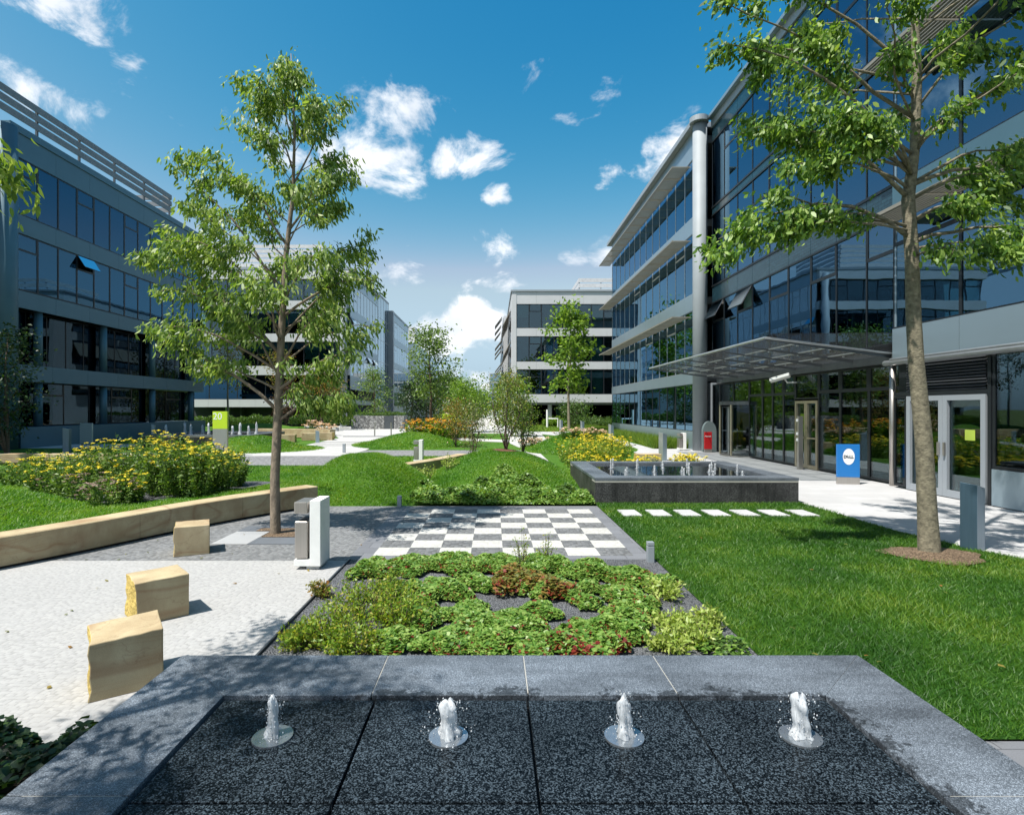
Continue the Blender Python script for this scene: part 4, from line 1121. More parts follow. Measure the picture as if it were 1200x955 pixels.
for s in (1.8, 6.9, 12.0, 17.2):
    b = MB(); b.tube([F.p(s, -.3, 1.08), F.p(s, -.3, 3.48)], .21, 16); b.tube([F.p(s, -.3, 4.34), F.p(s, -.3, 7.28)], .21, 16); b.build('round_column', M['column_shade_tone'], LB, smooth=True)
b = MB(); b.tube([(-24.55, 28.1, 0), (-24.55, 28.1, 16.25)], .55, 24); b.build('corner_column', M['column_shade_tone'], LB, smooth=True)
b = MB(); F.box(b, -13, -1.2, -12, -.4, 0, 16.25); b.build('stair_wall', M['panel_shade_tone'], LB)
Fe = Facade(-24.5, 28.7 + SL, -1, 0, 0, 1)
for (z0, z1) in ((0, 1.0), (3.48, 4.34), (7.28, 8.17), (11.13, 12.08), (15.02, 16.25)): band(LB, Fe, .15, 13, z0, z1, M['panel_shade_tone'])

# ---- building behind the tree on the left
BB = thing('office_building', 'office block with white parapet bands and pale roof louvres behind the tall foreground tree', 'building', (-24, 70, 0), 'office buildings around the garden')
FB = Facade(-36.8, 66.0, 1, 0, 0, -1); SB = 19.9
ed = lin(0, SB, 11)
for (z0, z1, bl) in ((14.75, 17.3, .5), (10.9, 13.75, .25), (7.1, 9.95, .5)):
    windows(BB, FB, ed, z0, z1, M['glass_c'], M['frame'], (0, 3, 6, 9), (), bl, rb, .05, .12, .3)
windows(BB, FB, lin(0, SB, 6), 3.2, 6.05, M['glass_l'], M['frame'], (), (), .05, rb, .05, .12, .3)
for (z0, z1) in ((2.3, 3.2), (6.05, 7.1), (9.95, 10.9), (13.75, 14.75), (17.3, 18.4)):
    band(BB, FB, -.2, SB, z0 + .003, z1 - .003, M['panel_warm'], 'parapet_band', mod=1.8, d0=-.3, d1=.45)
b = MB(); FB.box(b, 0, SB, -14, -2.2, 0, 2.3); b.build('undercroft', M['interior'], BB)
louvre_screen(BB, FB, -6, 16.5, 18.9, 21.7, M['louvre'], 5, 2.9, -1.0, 10)
floors_and_core(BB, FB, 0, SB, 14, [3.1, 7.0, 10.85, 14.7, 18.3], 5.0)
FS = Facade(-16.9, 66.0, 0, 1, 1, 0); SS = 16
ed = lin(0.1, SS, 9)
for z0, z1, op in ((14.0, 17.0, ()), (9.9, 13.0, (0,)), (6.0, 9.0, (5, 7))):
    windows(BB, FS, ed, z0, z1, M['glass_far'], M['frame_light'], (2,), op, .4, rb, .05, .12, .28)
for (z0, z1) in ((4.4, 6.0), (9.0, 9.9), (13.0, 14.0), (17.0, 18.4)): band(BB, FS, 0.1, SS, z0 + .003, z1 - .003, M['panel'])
for (z0, z1) in ((1.0, 1.6), (2.6, 3.2)): band(BB, FS, 0.1, SS, z0, z1, M['panel'])
b = MB(); b.tube([(-17.4, 65.1, 0), (-17.4, 65.1, 17.9)], .42, 18); b.build('corner_column', M['concrete'], BB, smooth=True)
b = MB(); b.box(-37, -16.6, 65.5, 82, 18.403, 18.65); b.build('roof_edge', M['panel_dark'], BB)
# glazed link and next block beyond
GL = thing('office_building', 'pale glass curtain wall block beyond the banded building on the left', 'building', (-17, 88, 0), 'office buildings around the garden')
FG = Facade(-17.3, 82.1, 0, 1, 1, 0)
for i in range(5):
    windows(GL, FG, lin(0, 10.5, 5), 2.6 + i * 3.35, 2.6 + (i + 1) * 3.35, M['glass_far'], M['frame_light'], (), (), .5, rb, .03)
b = MB(); FG.box(b, 0, 10.5, -12, .0, 0, 2.58); FG.box(b, 0, 10.5, -12, .05, 19.36, 19.6); FG.box(b, .2, 10.3, -12, -2.5, 2.6, 19.3); b.build('wall', M['panel_dark'], GL)
NL = thing('office_building', 'grey clad block with dark end fin furthest along the left row', 'building', (-16, 100, 0), 'office buildings around the garden')
FN = Facade(-16.9, 92.9, 0, 1, 1, 0)
b = MB(); FN.box(b, 0, .9, -6, .3, 0, 18.4); b.build('end_fin', M['panel_dark'], NL)
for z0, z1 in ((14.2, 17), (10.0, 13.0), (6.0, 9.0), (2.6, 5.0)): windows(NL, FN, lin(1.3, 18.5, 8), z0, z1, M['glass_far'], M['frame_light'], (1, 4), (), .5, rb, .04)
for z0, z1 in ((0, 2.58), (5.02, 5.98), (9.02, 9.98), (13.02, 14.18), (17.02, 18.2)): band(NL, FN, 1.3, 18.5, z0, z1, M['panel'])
b = MB(); FN.box(b, 1.3, 18.4, -12, -2.5, 0, 18.0); FN.box(b, 1.25, 18.6, -12, .1, 18.21, 18.5); b.build('wall', M['panel_dark'], NL)
FL = thing('office_building', 'distant louvred building glimpsed over the bushy tree in the left middle', 'building', (-18, 135, 0), 'office buildings around the garden')
FX = Facade(-19, 128, 1, 0, 0, -1)
b = MB(); b.box(-34, -17.5, 126, 180, 0, 17); b.build('wall', M['panel'], FL)
louvre_screen(FL, Facade(-34, 125.8, 1, 0, 0, -1), 0, 16.5, 17.2, 20.5, M['louvre'], 5, 4, 0, 12)
Fy = Facade(-17.45, 126, 0, 1, 1, 0)
for i in range(4): windows(FL, Fy, lin(1, 50, 10), 2 + 3.9 * i, 4.8 + 3.9 * i, M['glass_far'], M['frame_light'], (), (), .4, rb, .08)

# ---- building at the far end, centre right
CB = thing('office_building', 'four storey office block with grey parapets in the far centre behind the slim tree', 'building', (9, 70, 0), 'office buildings around the garden')
FC = Facade(2.25, 67.0, 1, 0, 0, -1); SC = 17.0
ed = [0.55] + [0.55 + 1.49 * (i + 1) for i in range(11)]
for (z0, z1, bl, tr) in ((11.75, 14.6, .45, (1, 7)), (7.75, 10.75, .5, (1, 8)), (3.85, 6.8, .6, (1, 4))):
    windows(CB, FC, ed, z0, z1, M['glass_c'], M['frame'], tr, (), bl, rb, .06, .3, .3)
for (z0, z1) in ((2.85, 3.83), (6.82, 7.73), (10.77, 11.73)): band(CB, FC, .1, SC, z0, z1, M['panel_warm'], 'parapet_band', mod=2.98, d0=-.3, d1=.06)
band(CB, FC, .1, SC, 14.62, 16.1, M['panel_warm'], 'parapet_band', mod=2.98, d0=-.3, d1=.06)
b = MB(); FC.box(b, -.15, SC, -40, .2, 16.103, 16.3); b.build('roof_edge', M['panel_dark'], CB)
b = MB(); FC.box(b, 0, .52, -.5, .1, 0, 16.1); b.build('corner_pier', M['panel_warm'], CB)
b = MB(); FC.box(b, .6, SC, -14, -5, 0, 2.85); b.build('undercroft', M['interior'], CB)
windows(CB, Facade(2.25, 69.5, 1, 0, 0, -1), lin(5.5, 8.0, 2), .05, 2.8, M['glass_c'], M['frame'], (0, 1), (), .5, rb, .06)
floors_and_core(CB, FC, .5, SC, 14, [2.95, 7.0, 10.95, 14.8], 5.0)
FCs = Facade(2.25, 67.0, 0, 1, -1, 0)
for z0, z1 in ((11.75, 14.6), (7.75, 10.75), (3.85, 6.8)): windows(CB, FCs, lin(3, 19, 6), z0, z1, M['glass_far'], M['frame'], (), (), .4, rb, .06)
for z0, z1 in ((0, 3.83), (6.82, 7.73), (10.77, 11.73), (14.62, 16.1)): band(CB, FCs, .5, 22, z0, z1, M['panel_warm'])
for z0, z1 in ((3.83, 6.82), (7.73, 10.77), (11.73, 14.62)):
    band(CB, FCs, .5, 2.9, z0 + .003, z1 - .003, M['panel_warm'], 'wall_panel'); band(CB, FCs, 19.1, 22, z0 + .003, z1 - .003, M['panel_warm'], 'wall_panel')
for z in (6.3, 10.4, 14.3):
    b = MB()
    for i in range(6):      # tilted louvred awnings
        a = 3 + i * 2.67
        b.hexa([FCs.p(a, .1, z), FCs.p(a + 2.5, .1, z), FCs.p(a + 2.5, .95, z - 1.7), FCs.p(a, .95, z - 1.7), FCs.p(a, .16, z + .05), FCs.p(a + 2.5, .16, z + .05), FCs.p(a + 2.5, 1.01, z - 1.65), FCs.p(a, 1.01, z - 1.65)])
    b.build('awning', M['sunshade'], CB)
louvre_screen(CB, Facade(11.6, 76, 1, 0, 0, -1), 0, 9, 16.9, 19.8, M['louvre'], 4, 3, 0, 10)
C2 = thing('office_building', 'further office block with awnings just left of the far centre building', 'building', (2, 110, 0), 'office buildings around the garden')
F5 = Facade(1.6, 92, 1, 0, 0, -1)
b = MB(); b.box(1.7, 20, 92.2, 130, 0, 17.4); b.build('wall', M['panel_warm'], C2)
F6 = Facade(1.65, 92.2, 0, 1, -1, 0)
for i in range(4):
    windows(C2, F6, lin(2, 36, 8), 3.0 + 3.9 * i, 5.7 + 3.9 * i, M['glass_far'], M['frame'], (), (), .4, rb, .08)
    b = MB()
    for k in range(3):
        a = 4 + k * 9
        b.hexa([F6.p(a, .1, 6.2 + 3.9 * i), F6.p(a + 4, .1, 6.2 + 3.9 * i), F6.p(a + 4, 1.3, 4.6 + 3.9 * i), F6.p(a, 1.3, 4.6 + 3.9 * i), F6.p(a, .16, 6.26 + 3.9 * i), F6.p(a + 4, .16, 6.26 + 3.9 * i), F6.p(a + 4, 1.36, 4.66 + 3.9 * i), F6.p(a, 1.36, 4.66 + 3.9 * i)])
    b.build('awning', M['sunshade'], C2)
C3 = thing('office_building', 'small glass fronted building at the end of the vista', 'building', (-1, 250, 0), 'office buildings around the garden')
b = MB(); b.box(-1.6, 20, 215, 260, 0, 16); b.build('wall', M['panel_warm'], C3)
F7 = Facade(-1.2, 214.95, 1, 0, 0, -1)
for i in range(4): windows(C3, F7, lin(0, 12, 3), 2 + 3.6 * i, 5 + 3.6 * i, M['glass_far'], M['frame_light'], (), (), 0, rb, .1)
for k, (x, y, w, d, h, lb) in enumerate(((-30, 420, 22, 20, 11, 'low pale building on the horizon, left of the vista'), (-8, 460, 14, 18, 14, 'tiny pale building on the horizon in the middle of the vista'), (8, 380, 14, 20, 9, 'low pale building on the horizon, right of the vista'))):
    t = thing('distant_building', lb, 'building', (x, y, 0), 'buildings on the horizon')
    b = MB(); b.box(x - w / 2, x + w / 2, y, y + d, 0, h); b.build('wall', M['panel_warm'], t)
    Fd = Facade(x - w / 2, y - .02, 1, 0, 0, -1)
    for i in range(int(h / 4)): windows(t, Fd, lin(1, w - 1, 4), 1.2 + 3.6 * i, 3.4 + 3.6 * i, M['glass_far'], M['frame'], (), (), 0, rb, .15)

# ------------------------------------------------------------------ street furniture
def litter_bin(x, y, rot, label):
    root = thing('litter_bin', label, 'bin', (x, y, 0), 'litter bins of white concrete and steel')
    b = MB(); b.box(x, x + .135, y, y + .40, .045, .865); b.build('concrete_slab', M['white_conc'], root, bevel=.006)
    b = MB(); b.box(x - .20, x - .002, y + .01, y + .39, .045, .125); b.box(x - .06, x + .1, y + .06, y + .34, -.02, .0449); b.build('concrete_foot', M['white_conc'], root, bevel=.004)
    b = MB(); b.box(x - .195, x - .035, y + .02, y + .38, .14, .60)
    body = b.build('bin_body', M['steel'], root, bevel=.012, seg=3)
    b = MB(); b.box(x - .175, x - .05, y + .04, y + .36, .598, .603); b.build('bin_opening', M['black_gap'], body)
    b = MB(); b.box(x - .20, x - .036, y + .015, y + .385, .70, .845); b.box(x - .035, x - .003, y + .1, y + .3, .2, .80)
    b.build('bin_hood', M['steel'], root, bevel=.008)
    return root
litter_bin(-2.29, 6.98, 0, 'white concrete and steel litter bin on the paving beside the foreground tree')
litter_bin(-2.78, 20.9, 0, 'small distant white and steel litter bin behind the short sandstone wall')
litter_bin(9.25, 27.2, 0, 'white and steel litter bin against the right hand office wing')

def wedge_bollard(x, y, w, h, label, mats, group):
    b = MB()
    pts = [(-.5, .15), (-.12, -.45), (.5, -.2), (.42, .38), (-.1, .5)]
    n = len(pts); P = [(x + w * a, y + w * c) for a, c in pts]
    for (px, py) in P: b.v.append((px, py, 0))
    for (px, py) in P: b.v.append((px, py, h - .10 * h * ((px - x) / w + .5) * .8))
    for i in range(n):
        j = (i + 1) % n; b.f.append((i, j, n + j, n + i)); b.m.append(1 if i == 1 else 0)
    b.f.append(tuple(range(n, 2 * n))); b.m.append(0)
    o = b.build('bollard_light', mats, loc=(x, y, 0), bevel=.006)
    return tag(o, label, 'bollard', group)
wedge_bollard(6.86, 8.02, .28, .96, 'dark blue grey metal bollard with slanted top beside the right tree trunk', [M['bollard_blue'], M['bollard_face']], 'bollard lights')
pale = [M['frame_light'], M['panel']]
for x, y, lb in ((6.66, 22.0, 'pale grey bollard light behind the far fountain jets'), (7.2, 34.2, 'pale grey bollard light by the yellow flowers, between fountain and office wing'), (7.0, 44.0, 'slim pale bollard to the right of the slim distant tree trunk'), (6.0, 49.5, 'slim pale bollard to the left of the slim distant tree trunk')):
    wedge_bollard(x, y, .30, 1.12, lb, pale, 'bollard lights')
wedge_bollard(-19.0, 24.9, .34, 1.25, 'blue grey bollard in the shade behind the left flower bed', [M['bollard_blue'], M['bollard_face']], 'bollard lights')
wedge_bollard(-10.6, 33.7, .26, .75, 'low pale bollard beside the distant sandstone blocks', pale, 'bollard lights')
wedge_bollard(-23.4, 38.5, .3, 1.0, 'pale bollard at the foot of the shaded left building', pale, 'bollard lights')

def peg(x, y, z, w, h, label):
    b = MB(); b.box(x - w / 2, x + w / 2, y - w / 2, y + w / 2, z, z + h * .8); b.box(x - w / 2 + .008, x + w / 2 - .008, y - w / 2 + .008, y + w / 2 - .008, z + h * .8, z + h * .84); b.box(x - w / 2, x + w / 2, y - w / 2, y + w / 2, z + h * .84, z + h)
    tag(b.build('light_peg', M['panel_dark'], loc=(x, y, z), bevel=.004), label, 'light', 'small square path lights')
peg(2.06, 7.34, 0, .085, .27, 'small grey square post at the corner of the lawn and gravel bed')
peg(-1.93, 11.52, 0, .085, .23, 'small dark square post at the foot of the left grass mound')
peg(-6.9, 25.9, 0, .12, .42, 'small dark post beside the distant grey cross path')
for i, x in enumerate((-9.0, -7.75)):
    b = MB(); b.tube([(x, 42.5, 0), (x, 42.5, 1.0)], .05, 8); b.tube([(x, 42.5, 1.0), (x, 42.5, 1.03)], .07, 8)
    tag(b.build('path_post', M['steel'], loc=(x, 42.5, 0), smooth=False), ('left' if i == 0 else 'right') + ' one of two slim metal posts standing in the pale distant path', 'post', 'slim path posts')

def text_obj(name, body, size, mat, parent, M4, bold=0.0):
    cu = bpy.data.curves.new(name, 'FONT'); cu.body = body; cu.size = size; cu.extrude = .002; cu.offset = bold
    cu.align_x = 'CENTER'; cu.align_y = 'CENTER'
    tmp = bpy.data.objects.new(name + '_tmp', cu); C.objects.link(tmp)
    dg = bpy.context.evaluated_depsgraph_get(); dg.update()
    me = bpy.data.meshes.new_from_object(tmp.evaluated_get(dg))
    bpy.data.objects.remove(tmp); bpy.data.curves.remove(cu)
    me.name = name
    off = WORLD[parent.name]
    for v in me.vertices:
        p = M4(v.co); v.co = (p[0] - off.x, p[1] - off.y, p[2] - off.z)
    me.materials.clear(); me.materials.append(mat)
    o = bpy.data.objects.new(name, me); C.objects.link(o); o.parent = parent; WORLD[o.name] = off.copy()
    return o
# number sign
sx, sy = -11.72, 24.0
t = thing('number_sign', 'lime green number 20 sign on a steel plinth beside the cross path', 'sign', (sx, sy, 0))
b = MB(); b.box(sx - .31, sx + .31, sy, sy + .12, 0, 1.17); b.build('plinth', M['steel'], t, bevel=.006)
b = MB(); b.box(sx - .312, sx + .312, sy - .003, sy + .123, 1.174, 1.92); b.build('sign_panel', M['lime'], t, bevel=.006)
text_obj('number', '20', .40, M['white'], t, lambda c: (sx - .10 + c.x, sy - .006 - c.z, 1.70 + c.y))
b = MB(); b.box(-4.1, -3.05, 45, 45.12, .2, 1.65); o = MB()
t = thing('number_sign', 'lime green sign panel among the orange flowers in the middle distance', 'sign', (-3.6, 45, 0))
b.build('sign_panel', M['lime'], t, bevel=.01); b = MB(); b.box(-4.05, -3.1, 45.01, 45.11, 0, .198); b.build('plinth', M['steel'], t)
# blue company board
bx, by = 9.52, 15.0
def bp(u, v, z): return (bx + u * .985 + v * .17, by - u * .17 + v * .985, z)
def bbox(b, u0, u1, v0, v1, z0, z1): b.hexa([bp(u0, v0, z0), bp(u1, v0, z0), bp(u1, v1, z0), bp(u0, v1, z0), bp(u0, v0, z1), bp(u1, v0, z1), bp(u1, v1, z1), bp(u0, v1, z1)])
t = thing('company_board', 'bright blue board with a white round logo on the pavement before the doors', 'sign', (bx, by, 0))
b = MB(); bbox(b, -.28, .28, 0, .07, .19, 1.07); pn = b.build('board', M['blue'], t, bevel=.005)
b = MB(); bbox(b, -.278, .278, .003, .067, 0, .188); b.build('plinth', M['steel'], t)
b = MB(); n = 32
for k in range(n):
    a0 = 2 * math.pi * k / n; a1 = 2 * math.pi * (k + 1) / n
    b.face([bp(0.005, -.004, .74), bp(0.005 + .145 * math.cos(a0), -.004, .74 + .215 * math.sin(a0)), bp(0.005 + .145 * math.cos(a1), -.004, .74 + .215 * math.sin(a1))])
b.build('logo_disc', M['white'], pn)
text_obj('logo_lettering', 'D', .105, M['ink'], pn, lambda c: bp(-.085 + c.x, -.008 - c.z, .735 + c.y), .004)
text_obj('logo_lettering', 'E', .105, M['ink'], pn, lambda c: bp(-.018 + c.x * .8 - c.y * .6, -.008 - c.z, .735 + c.x * .6 + c.y * .8), .002)
text_obj('logo_lettering', 'LL', .105, M['ink'], pn, lambda c: bp(.07 + c.x, -.008 - c.z, .735 + c.y), .004)
# red board and grey arch
t = thing('notice_board', 'red board on a low steel foot in front of the round column', 'sign', (10.0, 26.1, 0))
b = MB(); b.box(9.85, 10.2, 26.1, 26.17, .16, .96); pn = b.build('board', M['red'], t, bevel=.005)
b = MB(); b.box(9.853, 10.197, 26.103, 26.167, 0, .158); b.build('plinth', M['steel'], t)
b = MB()
for i, (u, w, z, h) in enumerate(((9.875, .05, .74, .10), (9.935, .04, .73, .07), (9.985, .055, .74, .08), (10.05, .04, .73, .06), (10.10, .05, .735, .075))):
    b.tube([(u, 26.094, z), (u + w * .5, 26.094, z + h * .5), (u + w, 26.094, z)], .012, 5)
b.build('white_script', M['white'], pn)
b = MB(); pr = [(9.95, 0)] + [(10.27 - .32 * math.cos(math.pi * k / 14), .95 + .5 * math.sin(math.pi * k / 14)) for k in range(15)] + [(10.59, 0)]
for yy in (26.55, 26.75): b.face([(x, yy, z) for x, z in (pr if yy < 26.6 else pr[::-1])])
for i in range(len(pr)):
    a, c = pr[i], pr[(i + 1) % len(pr)]; b.face([(a[0], 26.55, a[1]), (a[0], 26.75, a[1]), (c[0], 26.75, c[1]), (c[0], 26.55, c[1])])
tag(b.build('arched_board', M['arch_grey'], loc=(10.27, 26.6, 0)), 'dark grey round topped board behind the red sign', 'board')
t = thing('access_post', 'tall slim steel access post with a reader on the pavement near the glass doors', 'post', (10.28, 18.75, 0))
b = MB(); b.box(10.2, 10.36, 18.7, 18.82, 0, 1.78); b.build('post', M['steel'], t, bevel=.008)
for z in (.95, 1.15, 1.6):
    b = MB(); b.box(10.17, 10.1985, 18.72, 18.80, z, z + .09); b.build('button', M['white'], t)
# white frame and post near the far building
t = thing('bicycle_stand', 'white tubular stand on the grass before the far centre building', 'stand', (5.9, 58, 0))
b = MB(); b.tube([(5.6, 58, 0), (5.6, 58, 2.0)], .11, 8); b.build('post', M['white'], t)
b = MB(); b.tube([(5.7, 58, 1.05), (6.7, 58, 1.05), (6.7, 58, 0)], .07, 8); b.build('rail', M['white'], t)
# grey stone planter
t = thing('planter', 'grey stone planter wall with green plants in front of the left buildings', 'planter', (-12, 58, 0))
gab = granite('planter_stone', (0.10, 0.10, 0.10), (0.42, 0.42, 0.41), 9, 0.8, blot=.2)
for x0, x1 in ((-14.6, -11.2), (-11.18, -10.25), (-10.2, -9.2)):
    b = MB(); b.box(x0, x1, 57.5, 60.0, 0, 1.35); b.build('planter_side', gab if x0 != -11.18 else M['steel_dark'], t)
t = thing('bench', 'low white bench on the pale square in front of the stone planter', 'bench', (-16.0, 52.0, 0))
b = MB(); b.box(-17.5, -14.2, 51.8, 52.4, .36, .46); b.build('seat', M['white_conc'], t)
for x in (-17.3, -15.9, -14.5):
    b = MB(); b.box(x - .06, x + .06, 51.85, 52.35, 0, .36); b.build('leg', M['panel_dark'], t)
t = thing('display_board', 'square pale grey board standing in front of the shaded left building', 'sign', (-19.4, 27, 0))
b = MB(); b.box(-19.95, -19.35, 27, 27.08, .35, 1.35); b.build('board', M['panel'], t, bevel=.01)
for x in (-19.85, -19.45):
    b = MB(); b.tube([(x, 27.04, 0), (x, 27.04, .349)], .03, 6); b.build('leg', M['steel_dark'], t)

# ------------------------------------------------------------------ trees
def interp_path(P, t):
    P = np.asarray(P, float); d = np.r_[0, np.cumsum(np.linalg.norm(np.diff(P, axis=0), axis=1))]; d /= d[-1]
    return np.array([np.interp(t, d, P[:, k]) for k in range(3)])

def limb_path(p0, p1, rs, sag=0.0, lift=0.25, wob=0.06, n=6):
    p0 = np.array(p0, float); p1 = np.array(p1, float); L = np.linalg.norm(p1 - p0)
    out = []
    off = rs.normal(size=3) * wob * L
    for i in range(n + 1):
        t = i / n
        p = p0 + (p1 - p0) * t
        p[2] += lift * L * math.sin(math.pi * t) * 0.35 - sag * L * t * t
        p += off * math.sin(math.pi * t) + (rs.normal(size=3) * wob * .25 * L * (0 < i < n))
        out.append(p)
    return out

def make_tree(name, label, trunk, radii, limbs, nleaf, lsize, leafm, barkm, seed, cat='tree', group=None, droop=0.75, spread=0.11, twigs=7, width=0.42, twlen=0.42, start=0.3, trunk_n=12, oval=False):
    rs = np.random.RandomState(seed)
    base = trunk[0]
    root = thing(name, label, cat, base, group)
    b = MB()
    tr = [Vector(p) for p in trunk]
    b.tube([(trunk[0][0], trunk[0][1], trunk[0][2] - .08), (trunk[0][0], trunk[0][1], trunk[0][2] + .02)] + list(trunk[1:]), [radii[0] * 1.18, radii[0] * 1.05] + list(radii[1:]), trunk_n)
    b.build('trunk', barkm, root, smooth=True)
    bb = MB(); anchors = []; wts = []
    for (P, r0) in limbs:
        bb.tube(P, [r0 * (1 - .82 * i / (len(P) - 1)) for i in range(len(P))], 6)
        L = sum(np.linalg.norm(np.array(P[i + 1]) - np.array(P[i])) for i in range(len(P) - 1))
        for k in range(twigs):
            u = start + (1 - start) * (k + rs.rand()) / twigs
            p = interp_path(P, u); q = interp_path(P, min(1, u + .08)) if u < .92 else interp_path(P, u - .08)
            tdir = (q - p) if u < .92 else (p - q); tdir = tdir / max(1e-6, np.linalg.norm(tdir))
            d = tdir * .65 + rs.normal(size=3) * np.array([.75, .75, .45]) + np.array([0, 0, .05]); d /= np.linalg.norm(d)
            l = max(.14, L * twlen * (1.15 - u * .75) * rs.uniform(.6, 1.2))
            pts = [p, p + d * l * .5 + np.array([0, 0, .03 * l]), p + d * l + np.array([0, 0, -.10 * l])]
            bb.tube(pts, [r0 * .30 * (1.1 - .6 * u), r0 * .2, .003], 4)
            m = max(3, int(l / (spread * .55)))
            for i in range(m):
                v = .25 + .8 * i / m
                anchors.append(interp_path(pts, min(v, 1))); wts.append(1.0)
        for i in range(3): anchors.append(np.array(P[-1]) + rs.normal(size=3) * spread); wts.append(1.2)
    bb.build('branches', barkm, root, smooth=True)
    A = np.array(anchors); W = np.array(wts) * rs.uniform(.04, 1.25, len(A)) ** 1.8; W /= W.sum()
    idx = rs.choice(len(A), nleaf, p=W)
    pos = A[idx] + rs.normal(size=(nleaf, 3)) * np.array([spread, spread, spread * .8]) + np.array([0, 0, -spread * .35])
    ctr = np.array([base[0], base[1], 0])
    outw = pos - ctr; outw[:, 2] = 0; outw = nrm(outw)
    d = nrm(outw * .45 + rs.normal(size=(nleaf, 3)) * .62 + np.array([0, 0, -droop]))
    size = lsize * rs.uniform(.55, 1.2, nleaf)
    global RS
    keep = RS; RS = rs
    v = (leaf_ovals if oval else leaf_quads)(pos, d, size, width)
    RS = keep
    np_mesh('crown', v, 6 if oval else 4, leafm, root)
    return root

def auto_limbs(trunk, radii, zs, env, rs, up=(0.9, 0.35), jit=0.25, r=0.4, az0=0.0):
    out = []
    P = np.asarray(trunk, float)
    for i, z in enumerate(zs):
        x = np.interp(z, P[:, 2], P[:, 0]); y = np.interp(z, P[:, 2], P[:, 1]); rad = np.interp(z, P[:, 2], radii)
        az = az0 + i * 2.39996 + rs.uniform(-.4, .4)
        f = i / max(1, len(zs) - 1)
        ln = env(z) * rs.uniform(1 - jit, 1.05)
        u = up[0] * f + up[1] * (1 - f) + rs.uniform(-.12, .12)
        e = (x + ln * math.cos(az), y + ln * math.sin(az), z + ln * u)
        out.append((limb_path((x, y, z), e, rs, lift=.2), max(.006, rad * r * .8)))
    return out

# --- the tall tree in the paving
rs = np.random.RandomState(5)
Y1 = 9.05
def pz(px, py, Y): return ((px - 578.) / 656 * Y, Y, 2 - (py - 480.) / 656 * Y)
T1 = [(-3.52, Y1, 0), (-3.53, Y1, .9), (-3.48, Y1 + .02, 2.1), (-3.43, Y1, 3.1), (-3.34, Y1 - .03, 4.48), (-3.24, Y1, 5.45), (-3.22, Y1 + .03, 6.5), (-3.27, Y1, 7.75)]
T1r = [.080, .074, .068, .058, .042, .030, .019, .006]
env1 = lambda z: float(np.interp(z, [2.2, 2.8, 3.6, 4.4, 5.2, 6.0, 6.8, 7.6], [1.3, 1.7, 1.8, 1.6, 1.2, .85, .5, .15]))
lim = auto_limbs(T1, T1r, list(np.linspace(2.7, 7.3, 25)), env1, rs, up=(.95, .42))
def hand(trunk_pt, tip, r, sag=0.0, lift=.25): lim.append((limb_path(trunk_pt, tip, rs, sag=sag, lift=lift, wob=.03), r))
hand((-3.5, Y1, 2.0), (pz(205, 405, 8.9)[0], 8.8, pz(205, 405, 8.9)[2]), .035)
hand((-3.5, Y1, 2.3), (pz(408, 400, 8.6)[0], 8.6, 2.9), .03)
hand((-3.5, Y1, 1.8), (pz(405, 445, 8.7)[0], 8.7, 2.35), .026, .12)
hand((-3.45, Y1, 2.9), (pz(165, 300, 8.9)[0], 8.9, 4.45), .03)
hand((-3.4, Y1, 3.5), (pz(440, 325, 9.0)[0], 9.0, 4.15), .028, .05)
hand((-3.4, Y1, 3.9), (pz(205, 190, 9.1)[0], 9.1, 5.95), .028)
hand((-3.3, Y1, 4.6), (pz(235, 170, 9.3)[0], 9.3, 6.2), .024)
hand((-3.3, Y1, 4.9), (pz(405, 215, 9.1)[0], 9.0, 5.7), .022)
hand((-3.25, Y1, 5.6), (pz(400, 110, 9.1)[0], 9.1, 7.05), .018)
hand((-3.25, Y1, 5.9), (pz(290, 95, 9.1)[0], 9.1, 7.3), .018)
for tp, px_, py_, yy, r_ in ((2.3, 230, 420, 9.2, .022), (2.6, 178, 372, 8.9, .026), (2.9, 195, 330, 9.4, .024), (2.5, 260, 345, 8.5, .022), (2.7, 390, 355, 8.7, .022), (2.2, 395, 430, 8.9, .02), (2.0, 400, 470, 8.8, .016), (3.1, 430, 300, 9.1, .022), (3.3, 200, 262, 9.0, .024)):
    q_ = pz(px_, py_, yy); hand((-3.45, Y1, tp), (q_[0], yy, q_[2]), r_, .06)
hand((-3.24, Y1, 6.3), (pz(330, 62, 9.1)[0], 9.1, 7.8), .014)
make_tree('young_tree', 'tall slender leafy tree growing through the grey paving in the left foreground', T1, T1r, lim, 25000, .108, M['leaf_main'], M['bark'], 8, group='trees in the garden', droop=1.35, spread=.085, twigs=7, twlen=.32, start=.40, width=.34, oval=True)
sheet('tree_pit', [(-3.64, 8.76), (-2.88, 8.76), (-2.88, 9.42), (-3.9, 9.42), (-3.9, 9.18), (-3.64, 9.18)], 0.010, M['mulch'])

# --- the tree at the right edge
rs = np.random.RandomState(9)
Y2 = 7.7
T2 = [(6.0, Y2, 0), (5.97, Y2, .6), (5.92, Y2, 1.6), (5.82, Y2, 2.6), (5.78, Y2, 3.3), (5.76, Y2, 4.1), (5.72, Y2 + .02, 4.9), (5.8, Y2, 5.6), (5.83, Y2, 6.6), (5.75, Y2 - .05, 7.6), (5.8, Y2, 8.8), (5.75, Y2, 9.8)]
T2r = [.130, .116, .104, .096, .090, .085, .080, .060, .06, .045, .025, .01]
env2 = lambda z: float(np.interp(z, [3.5, 4.5, 5.5, 6.5, 7.5, 8.5, 9.8], [1.2, 2.0, 2.4, 2.4, 2.1, 1.6, .4]))
lim = auto_limbs(T2, T2r, list(np.linspace(5.1, 9.4, 22)), env2, rs, up=(.8, .35), az0=.6)
hand((5.74, Y2, 4.35), (3.0, 7.45, 4.35), .034, .03, .30)
